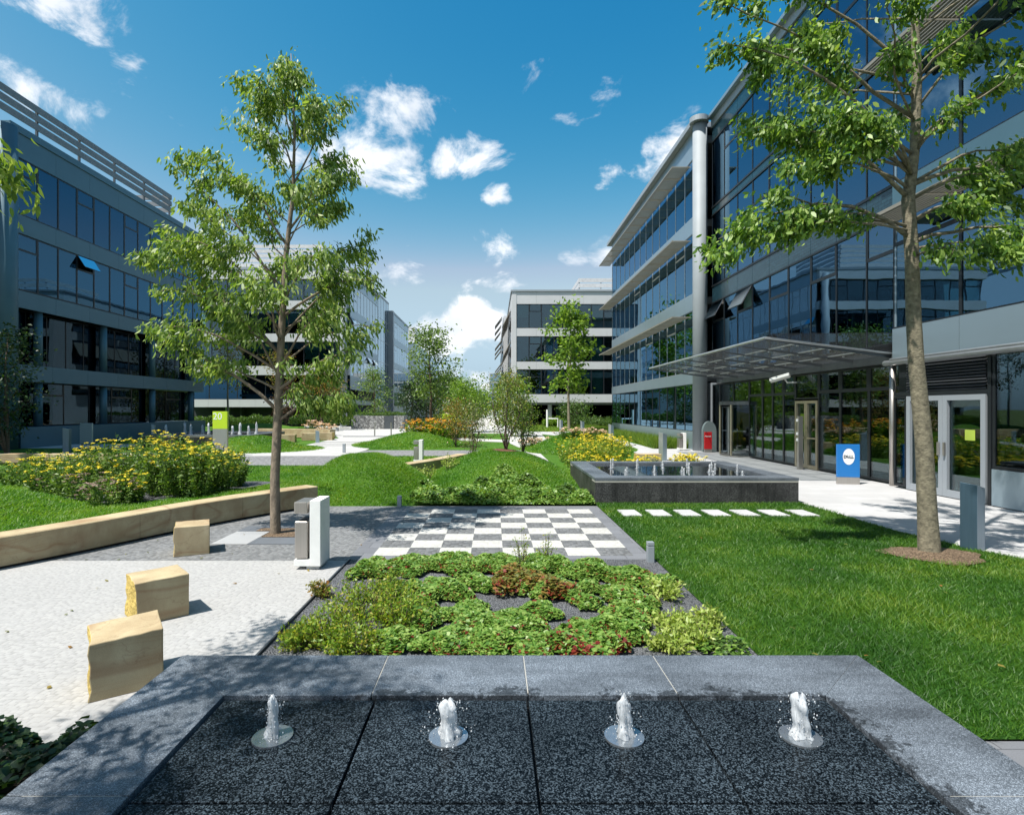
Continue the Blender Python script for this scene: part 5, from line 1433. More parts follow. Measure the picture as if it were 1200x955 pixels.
lim.append((limb_path((4.6, 7.55, 4.66), (3.55, 7.2, 4.75), rs), .016))
hand((5.72, Y2, 4.9), (3.5, 7.9, 5.9), .035)
hand((5.75, Y2, 5.3), (3.1, 7.5, 6.9), .034)
hand((5.8, Y2, 6.0), (3.0, 7.6, 7.6), .03)
hand((5.8, Y2, 6.6), (3.35, 7.8, 8.0), .03)
hand((5.78, Y2, 5.1), (7.3, 7.5, 5.2), .034)
hand((5.78, Y2, 4.3), (7.1, 7.1, 4.25), .03)
hand((5.78, Y2, 4.6), (7.5, 7.9, 4.9), .03)
hand((5.78, Y2, 5.6), (7.6, 7.2, 6.6), .03)
hand((5.76, Y2, 5.2), (4.3, 6.9, 5.7), .026)
for px_, py_, yy, tp, r_ in ((850, 285, 7.3, 4.45, .02), (900, 250, 7.4, 4.5, .022), (970, 255, 7.6, 4.5, .018), (930, 185, 7.4, 5.0, .026), (900, 140, 7.5, 5.3, .026), (960, 120, 7.2, 5.5, .026), (1000, 160, 7.0, 5.2, .022), (1140, 235, 7.2, 4.6, .024), (1180, 200, 7.4, 4.9, .024), (1130, 120, 7.2, 5.6, .024), (1190, 290, 7.1, 4.2, .022), (1120, 290, 7.0, 4.1, .018), (1050, 60, 7.2, 6.3, .024), (1160, 50, 7.3, 6.4, .024), (880, 40, 7.6, 6.4, .026)):
    q_ = pz(px_, py_, yy); hand((5.77, Y2, tp), (q_[0], yy, q_[2]), r_, .05)
make_tree('mature_tree', 'pale barked leafy tree rising out of the frame at the right edge of the lawn', T2, T2r, lim, 30000, .105, M['leaf_right'], M['bark_pale'], 12, group='trees in the garden', droop=1.0, spread=.085, twigs=6, twlen=.26, start=.48, width=.42, oval=True)
b = MB()
for k in range(28):
    a0 = 2 * math.pi * k / 28; a1 = 2 * math.pi * (k + 1) / 28
    f = lambda a: .62 + .07 * math.sin(3 * a) + .04 * math.sin(7 * a + 1)
    b.face([(6.0, 7.62, .075), (6.0 + f(a0) * math.cos(a0), 7.62 + f(a0) * .75 * math.sin(a0), .03), (6.0 + f(a1) * math.cos(a1), 7.62 + f(a1) * .75 * math.sin(a1), .03)])
tag(b.build('bark_mulch', M['mulch']), kind='structure')

# --- tree just outside the frame on the left, only its branch tip and shadow are seen
rs = np.random.RandomState(4)
T3 = [(-3.7, 1.25, 0), (-3.7, 1.25, 1.5), (-3.65, 1.25, 3.0), (-3.6, 1.3, 4.5), (-3.6, 1.25, 6.2)]
T3r = [.09, .08, .065, .04, .01]
lim = auto_limbs(T3, T3r, list(np.linspace(2.4, 5.7, 16)), lambda z: float(np.interp(z, [2, 3.5, 5, 6], [1.1, 1.6, 1.3, .4])), rs, up=(.8, .4))
hand((-3.65, 1.25, 3.2), (-3.60, 4.05, 3.85), .02, .05)
make_tree('young_tree', 'tree mostly outside the frame, its leafy branch tip hanging into the top left edge', T3, T3r, lim, 9500, .095, M['leaf_main'], M['bark'], 14, group='trees in the garden', droop=1.2, oval=True, width=.34, spread=.09, twigs=6, twlen=.3, start=.45)

def small_tree(name, label, x, y, z0, H, r, zc, rad, nleaf, ls, lm, bm_, seed, nl=14, spread=.2, droop=.3, up=(.9, .6), cat='tree', group='trees in the garden', width=.55, multi=0):
    rs = np.random.RandomState(seed)
    tk = [(x, y, z0), (x + .03 * H * rs.uniform(-.5, .5), y, z0 + H * .35), (x + .05 * H * rs.uniform(-.5, .5), y, z0 + H * .7), (x + .04 * H * rs.uniform(-.5, .5), y, z0 + H)]
    rr = [r, r * .8, r * .45, r * .1]
    env = lambda z: rad * float(np.interp((z - z0) / H, [zc, zc + (1 - zc) * .3, zc + (1 - zc) * .65, 1.0], [.6, 1.0, .75, .15]))
    lim = auto_limbs(tk, rr, list(np.linspace(z0 + H * zc, z0 + H * .97, nl)), env, rs, up=up, jit=.45)
    for k in range(multi):
        a = rs.uniform(0, 6.28); lim.append((limb_path((x, y, z0), (x + math.cos(a) * rad * .6, y + math.sin(a) * rad * .6, z0 + H * rs.uniform(.7, .95)), rs), r * .7))
    return make_tree(name, label, tk, rr, lim, nleaf, ls, lm, bm_, seed + 100, cat, group, droop, spread, 5, width, .4, .3, 8)

small_tree('young_tree', 'slim lime green young tree with a pale stem before the far centre building', 5.9, 43.6, .5, 9.3, .11, .34, 2.3, 2600, .36, M['leaf_lime'], M['bark_pale'], 31, 16, .34, up=(1.0, .45))
small_tree('young_tree', 'bushy mid green tree on the distant mound left of centre', -4.4, 39, .45, 7.1, .10, .30, 1.75, 3300, .22, M['leaf_bright'], M['bark_dark'], 32, 18, .34)
small_tree('young_tree', 'thin young tree with a sparse crown behind the green number sign', -22.0, 46.5, .3, 8.0, .09, .42, 2.2, 1500, .22, M['leaf_olive'], M['bark_pale'], 33, 14, .3)
small_tree('young_tree', 'thin nearly bare young tree in front of the banded building', -22.2, 58, .4, 7.5, .09, .42, 1.8, 800, .2, M['leaf_olive'], M['bark_pale'], 34, 12, .3, up=(1.3, 1.0))
small_tree('shrub', 'feathery olive shrub beneath the tall tree crown, before the banded building', -16.9, 55, .3, 5.2, .1, .15, 2.8, 3000, .22, M['leaf_olive'], M['bark_dark'], 35, 16, .4, multi=4, cat='shrub', group='shrubs')
small_tree('shrub', 'reddish brown shrub with thin twigs in front of the banded building', -19.6, 53, .5, 4.0, .07, .2, 1.5, 700, .2, leaf_mat('leaf_maroon', [(.05, .015, .012), (.09, .03, .02), (.07, .06, .02)]), M['bark_dark'], 36, 14, .3, multi=4, cat='shrub', group='shrubs')
small_tree('young_tree', 'bright green young tree behind the stone planter', -13.2, 62, .2, 6.2, .1, .15, 1.9, 2400, .25, M['leaf_bright'], M['bark_dark'], 37, 16, .4)
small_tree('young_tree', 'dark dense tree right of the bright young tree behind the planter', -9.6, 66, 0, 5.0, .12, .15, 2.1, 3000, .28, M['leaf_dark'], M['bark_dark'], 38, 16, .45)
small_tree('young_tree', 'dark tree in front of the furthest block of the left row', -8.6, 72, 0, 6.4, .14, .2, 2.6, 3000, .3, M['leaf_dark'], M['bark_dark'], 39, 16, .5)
small_tree('young_tree', 'mid green tree in the left distance beyond the bushy mound tree', -5.8, 76, 0, 6.0, .14, .15, 3.2, 4800, .3, M['leaf_mid'], M['bark_dark'], 40, 16, .5)
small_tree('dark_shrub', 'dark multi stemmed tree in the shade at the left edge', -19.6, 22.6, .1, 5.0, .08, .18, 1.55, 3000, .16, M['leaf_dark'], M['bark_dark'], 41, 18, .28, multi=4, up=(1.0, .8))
zc = float(mound_z(MC, .4, 16.6))
small_tree('shrub', 'multi stemmed birch like shrub on top of the central mound with red mulch', .38, 16.6, zc - .03, 2.25, .03, .22, .72, 2300, .07, leaf_mat('leaf_shrub', [(.06, .11, .02), (.12, .18, .03), (.19, .23, .05), (.30, .26, .03)], .4), M['bark_dark'], 42, 22, .10, multi=6, cat='shrub', group='shrubs on the central mound', up=(1.3, .9))
small_tree('shrub', 'smaller dark stemmed shrub just right of the birch like shrub on the mound', .95, 18.2, float(mound_z(MC, .95, 18.2)) - .03, 1.85, .03, .2, .62, 1700, .075, leaf_mat('leaf_shrub2', [(.04, .09, .015), (.08, .14, .025), (.14, .20, .04)], .4), M['bark_dark'], 43, 16, .11, multi=4, cat='shrub', group='shrubs on the central mound', up=(1.2, .9))
small_tree('shrub', 'sparse grey green shrub left of the birch like shrub', -.75, 20.4, .02, 2.1, .025, .2, .7, 1400, .075, leaf_mat('leaf_shrub3', [(.10, .13, .06), (.17, .20, .09), (.26, .26, .08)], .4), M['bark_dark'], 44, 16, .13, multi=5, cat='shrub', group='shrubs on the central mound', up=(1.2, .9))
small_tree('shrub', 'yellow green shrub in the middle distance above the sparse grey shrub', -2.0, 30, 0, 2.4, .035, .15, 1.0, 1700, .12, M['leaf_olive'], M['bark_dark'], 45, 16, .2, multi=5, cat='shrub', group='shrubs')
small_tree('shrub', 'broad bright shrub in the middle distance below the end of the vista', -2.5, 50, 0, 4.2, .06, .1, 2.8, 5200, .2, M['leaf_lime'], M['bark_dark'], 46, 16, .4, multi=5, cat='shrub', group='shrubs')
small_tree('shrub', 'light green shrub tree right of centre in front of the far building', 1.4, 42, 0, 4.0, .06, .12, 1.9, 4200, .18, M['leaf_lime'], M['bark_dark'], 47, 16, .35, multi=4, cat='shrub', group='shrubs')
small_tree('shrub', 'spreading shrub on the lawn before the dark undercroft', 8.2, 57, 0, 2.6, .05, .15, 1.8, 1600, .2, M['leaf_mid'], M['bark_dark'], 48, 12, .3, multi=4, cat='shrub', group='shrubs')
for i, (x, y, H) in enumerate(((-14, 150, 8), (-6, 170, 7), (-3, 135, 5.5), (3.2, 150, 7), (-10, 190, 8))):
    small_tree('distant_tree', ('distant rounded tree at the end of the vista, in front of the horizon buildings'), x, y, 0, H, .2, .12, H * .5, 900, .7, M['leaf_mid'], M['bark_dark'], 50 + i, 12, 1.0, group='trees on the horizon')
# mulch below the mound shrub
b = MB()
for k in range(20):
    a0 = 2 * math.pi * k / 20; a1 = 2 * math.pi * (k + 1) / 20
    pts = []
    for a, q in ((0, 0), (a0, .42), (a1, .42)):
        x = .38 + q * math.cos(a) * (1 + .2 * math.sin(3 * a)); y = 16.5 + q * math.sin(a); pts.append((x, y, float(mound_z(MC, x, y)) + .035))
    b.face(pts)
tag(b.build('bark_mulch', simple('red_mulch', (.12, .05, .03), .95, 0, .4, 40, .8, 60)), kind='structure')

# ------------------------------------------------------------------ ground cover, flowers
RS = np.random.RandomState(77)
def ground_z(x, y):
    """height of the soil at a point (bank, mounds)"""
    x = np.atleast_1d(np.asarray(x, float)); y = np.atleast_1d(np.asarray(y, float))
    z = np.full(x.shape, 0.0)
    for p in (MW, MC, MSIGN, MR4, MR5, MHB): z = np.maximum(z, mound_z(p, x, y))
    d2 = (x[:, None] - WP[None, :, 0]) ** 2 + (y[:, None] - WP[None, :, 1]) ** 2
    k = d2.argmin(1); dv = np.stack([x, y], 1) - WP[k]
    t = (dv * nw[k]).sum(1); along = np.abs((dv * tw[k]).sum(1))
    inb = (t > .25) & (t < 9.5) & (along < .6)
    zb = np.where(inb, bank_h(x, y, np.clip(t, .3, 9.5)), 0)
    return np.maximum(z, zb)

def clump(x, y, z0, r, h, n, ls, mats, label, name='ground_cover_plant', group='clumps of ground cover in the gravel bed', cat='plant', mixr=0.0):
    th = RS.uniform(0, 2 * math.pi, n); q = np.sqrt(RS.uniform(0, 1, n))
    lobes = 1 + .22 * np.sin(3 * th + RS.uniform(0, 6)) + .14 * np.sin(5 * th + RS.uniform(0, 6))
    px = x + r * lobes * q * np.cos(th); py = y + r * lobes * q * np.sin(th)
    hh = h * np.sqrt(np.maximum(0.02, 1 - q ** 2.4)) * (1 + .25 * np.sin(px * 13 + py * 7) * np.cos(py * 11))
    pz_ = z0 + .02 + hh * RS.uniform(.62, 1.0, n)
    pos = np.stack([px, py, pz_], 1)
    v = leaf_quads_up(pos, .33, ls * RS.uniform(.6, 1.25, n), .95)
    mi = (RS.uniform(size=n) < mixr * (q ** 1.5) * 1.6).astype(int)
    root = thing(name, label, cat, (x, y, z0), group)
    np_mesh('leaves', v, 6, mats, root, mi=mi)
    b = MB()
    for i in range(14):
        a = RS.uniform(0, 6.28); rr_ = r * RS.uniform(.2, .85)
        b.tube([(x + .1 * r * math.cos(a), y + .1 * r * math.sin(a), z0), (x + rr_ * math.cos(a), y + rr_ * math.sin(a), z0 + h * .75)], [.004, .002], 4)
    b.build('stems', M['bark_dark'], root)
    return root
CM = [M['leaf_cover'], M['leaf_red']]
GC = [(440, 672, .34), (480, 668, .36), (530, 666, .40), (582, 667, .40), (640, 668, .38), (690, 675, .36), (735, 682, .34), (768, 690, .26),
      (470, 700, .33), (515, 698, .36), (558, 690, .26), (610, 692, .22), (652, 697, .30), (690, 694, .16), (725, 702, .24),
      (490, 730, .26), (548, 724, .28), (566, 742, .30), (600, 737, .30), (632, 722, .22), (688, 712, .15), (740, 728, .27), (752, 712, .2),
      (462, 758, .24), (520, 760, .26), (575, 762, .26), (625, 764, .26), (682, 745, .17), (735, 748, .2), (712, 742, .22)]
for (px_, py_, r_) in GC:
    X, Y = gp(px_, py_)
    clump(X, Y, .006, r_ * .9, .085 + r_ * .12 + random.uniform(-.015, .025), int(3300 * r_ * r_ / .12) + 150, .049, CM, 'rounded clump of small bright green leaves in the dark gravel bed', mixr=.06)
for (px_, py_, r_, lb) in ((655, 760, .22, 'red tinged leafy clump at the front of the gravel bed, left one'), (700, 764, .24, 'red tinged leafy clump at the front of the gravel bed, right one'), (590, 757, .16, 'small red and green clump at the front centre of the gravel bed')):
    X, Y = gp(px_, py_)
    clump(X, Y, .006, r_, .12, int(2000 * r_ * r_ / .12) + 100, .055, [M['leaf_cover'], M['leaf_red']], lb, mixr=.3)
for (px_, py_, r_, lb) in ((608, 690, .34, 'olive bronze clump at the middle of the gravel bed'), (652, 700, .2, 'small olive bronze clump behind the bare gravel patch')):
    X, Y = gp(px_, py_)
    clump(X, Y, .006, r_, .2, int(2000 * r_ * r_ / .12) + 100, .05, [M['leaf_olive'], M['leaf_red']], lb, mixr=.2)

def feather(x, y, z0, r, h, nst, nl, ls, mat, label, group='shrubs in the gravel bed', lean=(.0, .0), cat='shrub', name='shrub'):
    root = thing(name, label, cat, (x, y, z0), group)
    b = MB(); P = []; D = []
    for i in range(nst):
        a = RS.uniform(0, 6.28); q = r * math.sqrt(RS.uniform(0, 1)); hh = h * RS.uniform(.55, 1.05) * (1 - .45 * (q / r) ** 2)
        e = np.array([x + q * math.cos(a) + lean[0] * hh, y + q * math.sin(a) + lean[1] * hh, z0 + hh]); s = np.array([x + .35 * q * math.cos(a), y + .35 * q * math.sin(a), z0])
        m_ = (s + e) / 2 + np.array([0, 0, .08 * h])
        b.tube([s, m_, e], [.005, .003, .0015], 4)
        for k in range(nl):
            u = .22 + .8 * k / nl; p = s * (1 - u) ** 2 + 2 * u * (1 - u) * m_ + u * u * e
            P.append(p + RS.normal(size=3) * .02); D.append(RS.normal(size=3) * .8 + np.array([math.cos(a) * .5, math.sin(a) * .5, .35]))
    b.build('stems', M['bark_dark'], root)
    P = np.array(P); D = nrm(np.array(D))
    np_mesh('leaves', leaf_quads(P, D, ls * RS.uniform(.6, 1.2, len(P)), .45), 4, mat, root)
    return root
for (px_, py_, r_, h_, lb) in ((425, 728, .42, .42, 'feathery yellow green shrub at the left edge of the gravel bed, tallest of its kind'), (470, 735, .34, .36, 'feathery shrub with orange tips right of the tall feathery one'), (385, 752, .34, .34, 'feathery shrub in the front left corner of the gravel bed'), (415, 765, .3, .26, 'low feathery shrub against the fountain rim at the left'), (455, 705, .3, .3, 'feathery shrub behind the tall feathery one near the litter bin'), (355, 758, .22, .2, 'low dark feathery sprig by the steel edging at the far left front')):
    X, Y = gp(px_, py_)
    feather(X, Y, 0, r_ * .95, h_, 56, 24, .042, M['leaf_feather'], lb)
for (px_, py_, r_, h_, lb) in ((366, 700, .14, .2, 'small orange leaved plant leaning over the white paving'),):
    X, Y = gp(px_, py_)
    feather(X + .12, Y, 0, r_, h_, 26, 14, .05, M['leaf_olive'], lb, lean=(-.5, 0))
for (px_, py_, r_, h_, lb) in ((777, 700, .26, .2, 'pale lime plant at the right side of the gravel bed, furthest back'), (790, 738, .24, .19, 'pale lime plant in the middle of the bare gravel at the right'), (818, 755, .2, .2, 'pale lime plant nearest the lawn edge'), (782, 764, .16, .16, 'pale lime plant at the fountain rim'), (828, 738, .16, .22, 'spindly pale lime plant towards the lawn')):
    X, Y = gp(px_, py_)
    feather(X, Y, 0, r_, h_, 42, 15, .055, M['leaf_pale'], lb, group='pale lime plants in the gravel bed', cat='plant', name='pale_plant')
X, Y = gp(852, 770)
clump(X, Y + .05, .006, .2, .10, 420, .045, [M['leaf_mid'], M['leaf_cover']], 'low ferny green tuft at the right front corner of the gravel bed', mixr=.5)
for (px_, py_, h_, lb) in ((612, 668, .55, 'dry yellow sprig standing up at the back of the gravel bed'), (640, 664, .42, 'shorter dry yellow sprig right of the tall one')):
    X, Y = gp(px_, py_)
    feather(X, Y, 0, .13, h_, 14, 16, .035, M['leaf_feather'], lb, group='dry sprigs', cat='plant', name='dry_sprig')
b = MB(); b.box(-1.915, -1.897, 3.32, 7.44, -.05, .03); tag(b.build('steel_edging', M['steel_dark']), kind='structure')

# dark planting at the lower left corner, beside the fountain
sheet('planting_soil', [(-6.0, -3), (-1.84, -3), (-1.84, 3.34), (-6.0, 3.34)], .006, M['soil'])
for i, (x, y) in enumerate(((-2.25, 2.95), (-2.75, 3.0), (-3.2, 2.9), (-2.2, 2.45), (-2.7, 2.45))):
    clump(x, y, .006, .30, .22, 700, .06, [M['leaf_dark'], M['leaf_mid']], 'dark leafy clump in the shaded bed beside the foreground fountain', group='shaded clumps beside the fountain', mixr=.2)

# leafy cover on the front of the central mound
def cover_patch(name, label, pts, ls, mat, h=.25, as_thing=False):
    v = leaf_quads_up(pts, .5, ls * RS.uniform(.6, 1.3, len(pts)), .8)
    o = np_mesh(name, v, 6, mat)
    return tag(o, label, kind='stuff')
n = 42000
x = RS.uniform(-1.75, 2.1, n); y = RS.uniform(11.62, 15.6, n)
lim_y = 13.75 - .4 * np.abs(x - .2) + .5 * np.sin(x * 3.1) + .3 * np.sin(x * 7)
k = (y < lim_y) & (x > -1.75 + .25 * np.sin(y * 4)); x = x[k]; y = y[k]
z = ground_z(x, y)
hc = .25 * (.45 + .55 * np.clip(np.sin(x * 4.3 + 1.3 * np.sin(y * 3.1)) * np.cos(y * 3.9 + np.sin(x * 2.7)) * .7 + .5, 0, 1))
hc = hc * np.clip((y - 11.58) / .25, .35, 1) * np.clip((lim_y[k] - y) / .5, .15, 1)
cover_patch('leafy_ground_cover', 'dense leafy ground cover on the front slope of the central mound', np.stack([x, y, z + .02 + hc * RS.uniform(.55, 1.0, len(x))], 1), .085, M['leaf_cover'])
for i, (x_, y_) in enumerate(((-1.3, 12.0), (-.6, 11.95), (-.95, 12.4), (.9, 12.1), (1.5, 12.2), (.1, 12.1), (-.2, 12.9), (1.7, 12.9), (.8, 13.1))):
    clump(x_, y_, float(ground_z(x_, y_)[0]), .34, .24, 800, .075, [M['leaf_mid'], M['leaf_cover']], 'dark green shrublet poking out of the leafy cover on the central mound', name='shrub', group='shrublets on the central mound', mixr=.7, cat='shrub')
for (x_, y_, lb) in ((-1.75, 14.8, 'pale dry sprig in front of the short sandstone wall, left one'), (-1.2, 15.5, 'pale dry sprig in front of the short sandstone wall, right one')):
    feather(x_, y_, float(ground_z(x_, y_)[0]), .3, .45, 22, 14, .06, M['leaf_pale'], lb, group='dry sprigs', cat='plant', name='dry_sprig')

def perennial(x, y, z0, r, h, nst, flm, label, group, nfl=1, fs=.055, leafm=None, leafn=16, name='flowering_plant', leaf_l=.075, skip=0.0):
    root = thing(name, label, 'plant', (x, y, z0), group)
    b = MB(); P = []; D = []; F_ = []
    for i in range(nst):
        a = RS.uniform(0, 6.28); q = r * math.sqrt(RS.uniform(0, 1)); hh = h * RS.uniform(.5, 1.1)
        s = np.array([x + .7 * q * math.cos(a), y + .7 * q * math.sin(a), z0 - .03]); e = np.array([x + 1.15 * q * math.cos(a), y + 1.15 * q * math.sin(a), z0 + hh])
        b.tube([s, (s + e) / 2 + RS.normal(size=3) * .02, e], [.006, .004, .003], 4)
        for k in range(leafn):
            u = .1 + .84 * k / leafn; P.append(s + (e - s) * u + RS.normal(size=3) * .03); D.append(np.array([RS.normal() , RS.normal(), .25 + RS.normal() * .5]))
        if RS.rand() > skip:
            for k in range(nfl):
                c = e + np.array([RS.normal() * .05, RS.normal() * .05, RS.uniform(-.06, .01)]) * (k > 0)
                m_ = 7
                for j in range(m_):
                    aa = 2 * math.pi * j / m_; q2 = fs * (.75 if j else 0)
                    F_.append((c[0] + q2 * math.cos(aa) * RS.uniform(.5, 1.2), c[1] + q2 * math.sin(aa) * RS.uniform(.5, 1.2), c[2] + RS.uniform(-.008, .012)))
    b.build('stems', M['leaf_per'], root)
    P = np.array(P); D = nrm(np.array(D))
    np_mesh('leaves', leaf_quads(P, D, leaf_l * RS.uniform(.6, 1.3, len(P)), .34), 4, leafm or M['leaf_per'], root)
    if F_:
        F_ = np.array(F_); np_mesh('flowers', leaf_quads_up(F_, .22, fs * 1.05 * RS.uniform(.6, 1.2, len(F_)), 1.0), 6, flm, root)
    return root
YB = [(22, 553, .55, .62), (45, 556, .55, .72), (70, 560, .6, .82), (98, 564, .55, .85), (120, 573, .6, .98), (148, 574, .6, 1.15), (60, 572, .4, .6), (95, 578, .4, .7),
      (188, 578, .5, .98), (208, 580, .5, .92), (228, 580, .5, .95), (250, 576, .45, .85), (268, 568, .4, .72), (262, 560, .4, .7), (200, 568, .45, 1.1), (235, 566, .45, .95), (150, 586, .35, .5)]
for (px_, py_, r_, h_) in YB:
    zz = .33
    X, Y = gp(px_, py_, zz); zz = float(ground_z(X, Y)[0])
    perennial(X, Y, zz, r_, h_ * 1.04, 58, M['fl_yellow'], 'yellow flat headed perennial in the flower bed behind the curved sandstone wall', 'yellow perennials behind the curved wall', 2, .045, leafn=40, skip=.6, leaf_l=.085)
for (px_, py_, r_, h_) in ((75, 574, .4, .42), (100, 585, .35, .45), (128, 588, .4, .42)):
    X, Y = gp(px_, py_, .36)
    perennial(X, Y, float(ground_z(X, Y)[0]), r_, h_, 42, M['fl_mauve'], 'faded mauve flowering clump at the foot of the yellow perennials', 'faded mauve perennials', 2, .04, leafn=16, skip=.5)
# gravel strip of that bed
b = MB()
gp_pts = [(-9.6, 12.6), (-8.9, 11.4), (-7.9, 10.2), (-6.9, 9.9), (-6.2, 10.4), (-5.7, 11.2), (-5.2, 12.2), (-4.9, 13.0), (-5.4, 13.2), (-6.4, 13.3), (-8.2, 13.4), (-9.4, 13.4)]
cxp = np.mean([p[0] for p in gp_pts]); cyp = np.mean([p[1] for p in gp_pts]); gx = []
for i in range(len(gp_pts)):
    a_ = gp_pts[i]; c_ = gp_pts[(i + 1) % len(gp_pts)]
    for u in range(4): gx.append((a_[0] + (c_[0] - a_[0]) * u / 4, a_[1] + (c_[1] - a_[1]) * u / 4))
rings = [[(cxp + (p[0] - cxp) * f, cyp + (p[1] - cyp) * f) for p in gx] for f in np.linspace(1, 0.02, 12)]
for rg in rings:
    for p in rg: b.v.append((p[0], p[1], float(ground_z(p[0], p[1])[0]) + .022))
m_ = len(gx)
for i in range(len(rings) - 1):
    for j in range(m_):
        jj = (j + 1) % m_; b.f.append((i * m_ + j, i * m_ + jj, (i + 1) * m_ + jj, (i + 1) * m_ + j)); b.m.append(0)
tag(b.build('bed_gravel', M['gravel'], smooth=True), kind='structure')

for (px_, Y, r_, h_, lb) in ((483, 36, .75, 1.25, ''), (495, 36.5, .75, 1.3, ''), (508, 36, .75, 1.3, ''), (516, 35, .7, 1.15, ''), (521, 37, .8, 1.25, '')):
    X = (px_ - 578) / 656 * Y
    perennial(X, Y, float(ground_z(X, Y)[0]), r_, h_, 60, M['fl_orange'], 'tall orange flowering clump on the distant left mound', 'orange perennials on the distant mound', 2, .10, skip=.45, leafm=M['leaf_lime'], leafn=12, leaf_l=.2)
for (x_, y_, r_, h_) in ((-3.0, 38.5, .8, 1.0), (-2.0, 40, .9, 1.1), (-3.4, 42, .9, 1.2)):
    perennial(x_, y_, 0, r_, h_, 50, M['fl_orange'], 'orange and yellow flowering clump in front of the lime sign', 'orange perennials before the lime sign', 2, .13, leafm=M['leaf_lime'], leafn=10, leaf_l=.2)
for (x_, y_, r_, h_) in ((2.75, 17.4, .45, .85), (3.1, 18.4, .5, .95), (2.9, 19.6, .5, 1.0), (3.5, 20.2, .5, .95), (3.9, 18.9, .5, .8), (4.3, 20.4, .5, .9), (3.0, 21.5, .55, .95), (4.0, 22, .55, .95), (4.8, 21.2, .5, .9), (2.65, 16.7, .35, .65)):
    perennial(x_, y_, 0.0, r_, h_, 42, M['fl_yellow'], 'loose yellow flowering clump between the narrow path and the far fountain', 'yellow perennials left of the far fountain', 1, .055, skip=.5, leafm=M['leaf_feather'], leafn=24, leaf_l=.10)
for (x_, y_, r_, h_) in ((4.6, 25.4, .55, .75), (5.1, 24.3, .55, .85), (4.9, 23.4, .5, .8), (4.2, 24.3, .6, .7), (5.5, 25.0, .5, .75)):
    perennial(x_, y_, float(ground_z(x_, y_)[0]), r_, h_, 46, M['fl_yellow'], 'yellow flowering clump on the front of the right hand mound', 'yellow perennials on the right hand mound', 2, .065, skip=.4, leafm=M['leaf_per'], leafn=14, leaf_l=.1)
for (x_, y_) in ((3.6, 27.5), (4.3, 27.2), (5.0, 27.3), (1.9, 29.5), (2.4, 30.2)):
    perennial(x_, y_, float(ground_z(x_, y_)[0]), .55, .42, 50, M['fl_pink'], 'dusty pink low flowering clump on the right hand mound', 'pink perennials on the right hand mound', 2, .08, skip=.4, leafm=M['leaf_per'], leafn=8, leaf_l=.1)
for i, x_ in enumerate((3.0, 3.55, 4.15, 4.6, 5.0, 5.9, 6.35, 6.9, 7.4)):
    y_ = 17.6 + .25 * math.sin(i * 2.1) + (x_ > 6.6) * .4
    perennial(min(x_, 6.45), y_ + (x_ > 6.45) * (x_ - 6.45) * 1.2, 0.0, .38, .50, 40, M['fl_yellow'], 'low yellow flowering clump in the row behind the far fountain', 'yellow perennials behind the far fountain', 2, .055, skip=.3, leafm=M['leaf_per'], leafn=14, leaf_l=.07)
for i, (x_, y_) in enumerate(((-14.2, 44.5), (-12.9, 43.0))):
    perennial(x_, y_, float(ground_z(x_, y_)[0]), .8, .9, 40, M['fl_pink'], 'pale flowering clump on the distant lawn beside the pale path', 'pale clumps on the distant lawn', 2, .14, leafm=M['leaf_mid'], leafn=8, leaf_l=.15)

def leaf_box(name, label, cat, x0, x1, y0, y1, z0, h, n, ls, mat, group=None):
    root = thing(name, label, cat, ((x0 + x1) / 2, (y0 + y1) / 2, z0), group)
    x = RS.uniform(x0, x1, n); y = RS.uniform(y0, y1, n); t = RS.uniform(.15, 1, n) ** .6
    z = z0 + h * t * (1 + .12 * np.sin(x * 1.7) + .08 * np.sin(x * 4.3 + y))
    pos = np.stack([x, y, z], 1); d = nrm(RS.normal(size=(n, 3)) + np.array([0, -.2, .3]))
    np_mesh('foliage', leaf_quads(pos, d, ls * RS.uniform(.6, 1.3, n), .55), 4, mat, root)
    b = MB()
    for i in range(int((x1 - x0) / .8) + 1): b.tube([(x0 + i * .8, (y0 + y1) / 2, z0 - .1), (x0 + i * .8 + .1, (y0 + y1) / 2, z0 + h * .6)], [.03, .01], 5)
    b.build('stems', M['bark_dark'], root)
    return root
leaf_box('hedge', 'clipped green hedge in front of the banded building, left of the tall tree', 'hedge', -32, -22.5, 58, 60, 0, 1.25, 9000, .17, M['leaf_mid'], 'hedges')
leaf_box('hedge', 'clipped green hedge in front of the banded building, right of the tall tree trunk', 'hedge', -22.0, -15.8, 60, 62, 0, 1.2, 6000, .17, M['leaf_mid'], 'hedges')
leaf_box('planter_plants', 'leafy plants growing in the grey stone planter', 'plant', -14.5, -9.3, 57.8, 59.7, 1.3, .35, 2500, .14, M['leaf_mid'])
leaf_box('hedge', 'low clipped hedge in the far left distance beyond the lime sign', 'hedge', -9.0, -2.0, 84, 86, 0, 1.3, 3000, .3, M['leaf_mid'], 'hedges')
for i, (x_, y_, r_, h_) in enumerate(((10.5, 62, 2.2, 1.5), (13, 60, 2.2, 1.3), (6.8, 62, 1.5, 1.3))):
    feather(x_, y_, 0, r_, h_, 260, 16, .22, M['leaf_mid'] if i != 2 else M['leaf_lime'], ('rounded grassy shrub before the far dark undercroft', 'broad grassy shrub at the foot of the far right office wing', 'bright rounded shrub behind the white stand')[i], group='shrubs', cat='shrub', name='shrub')

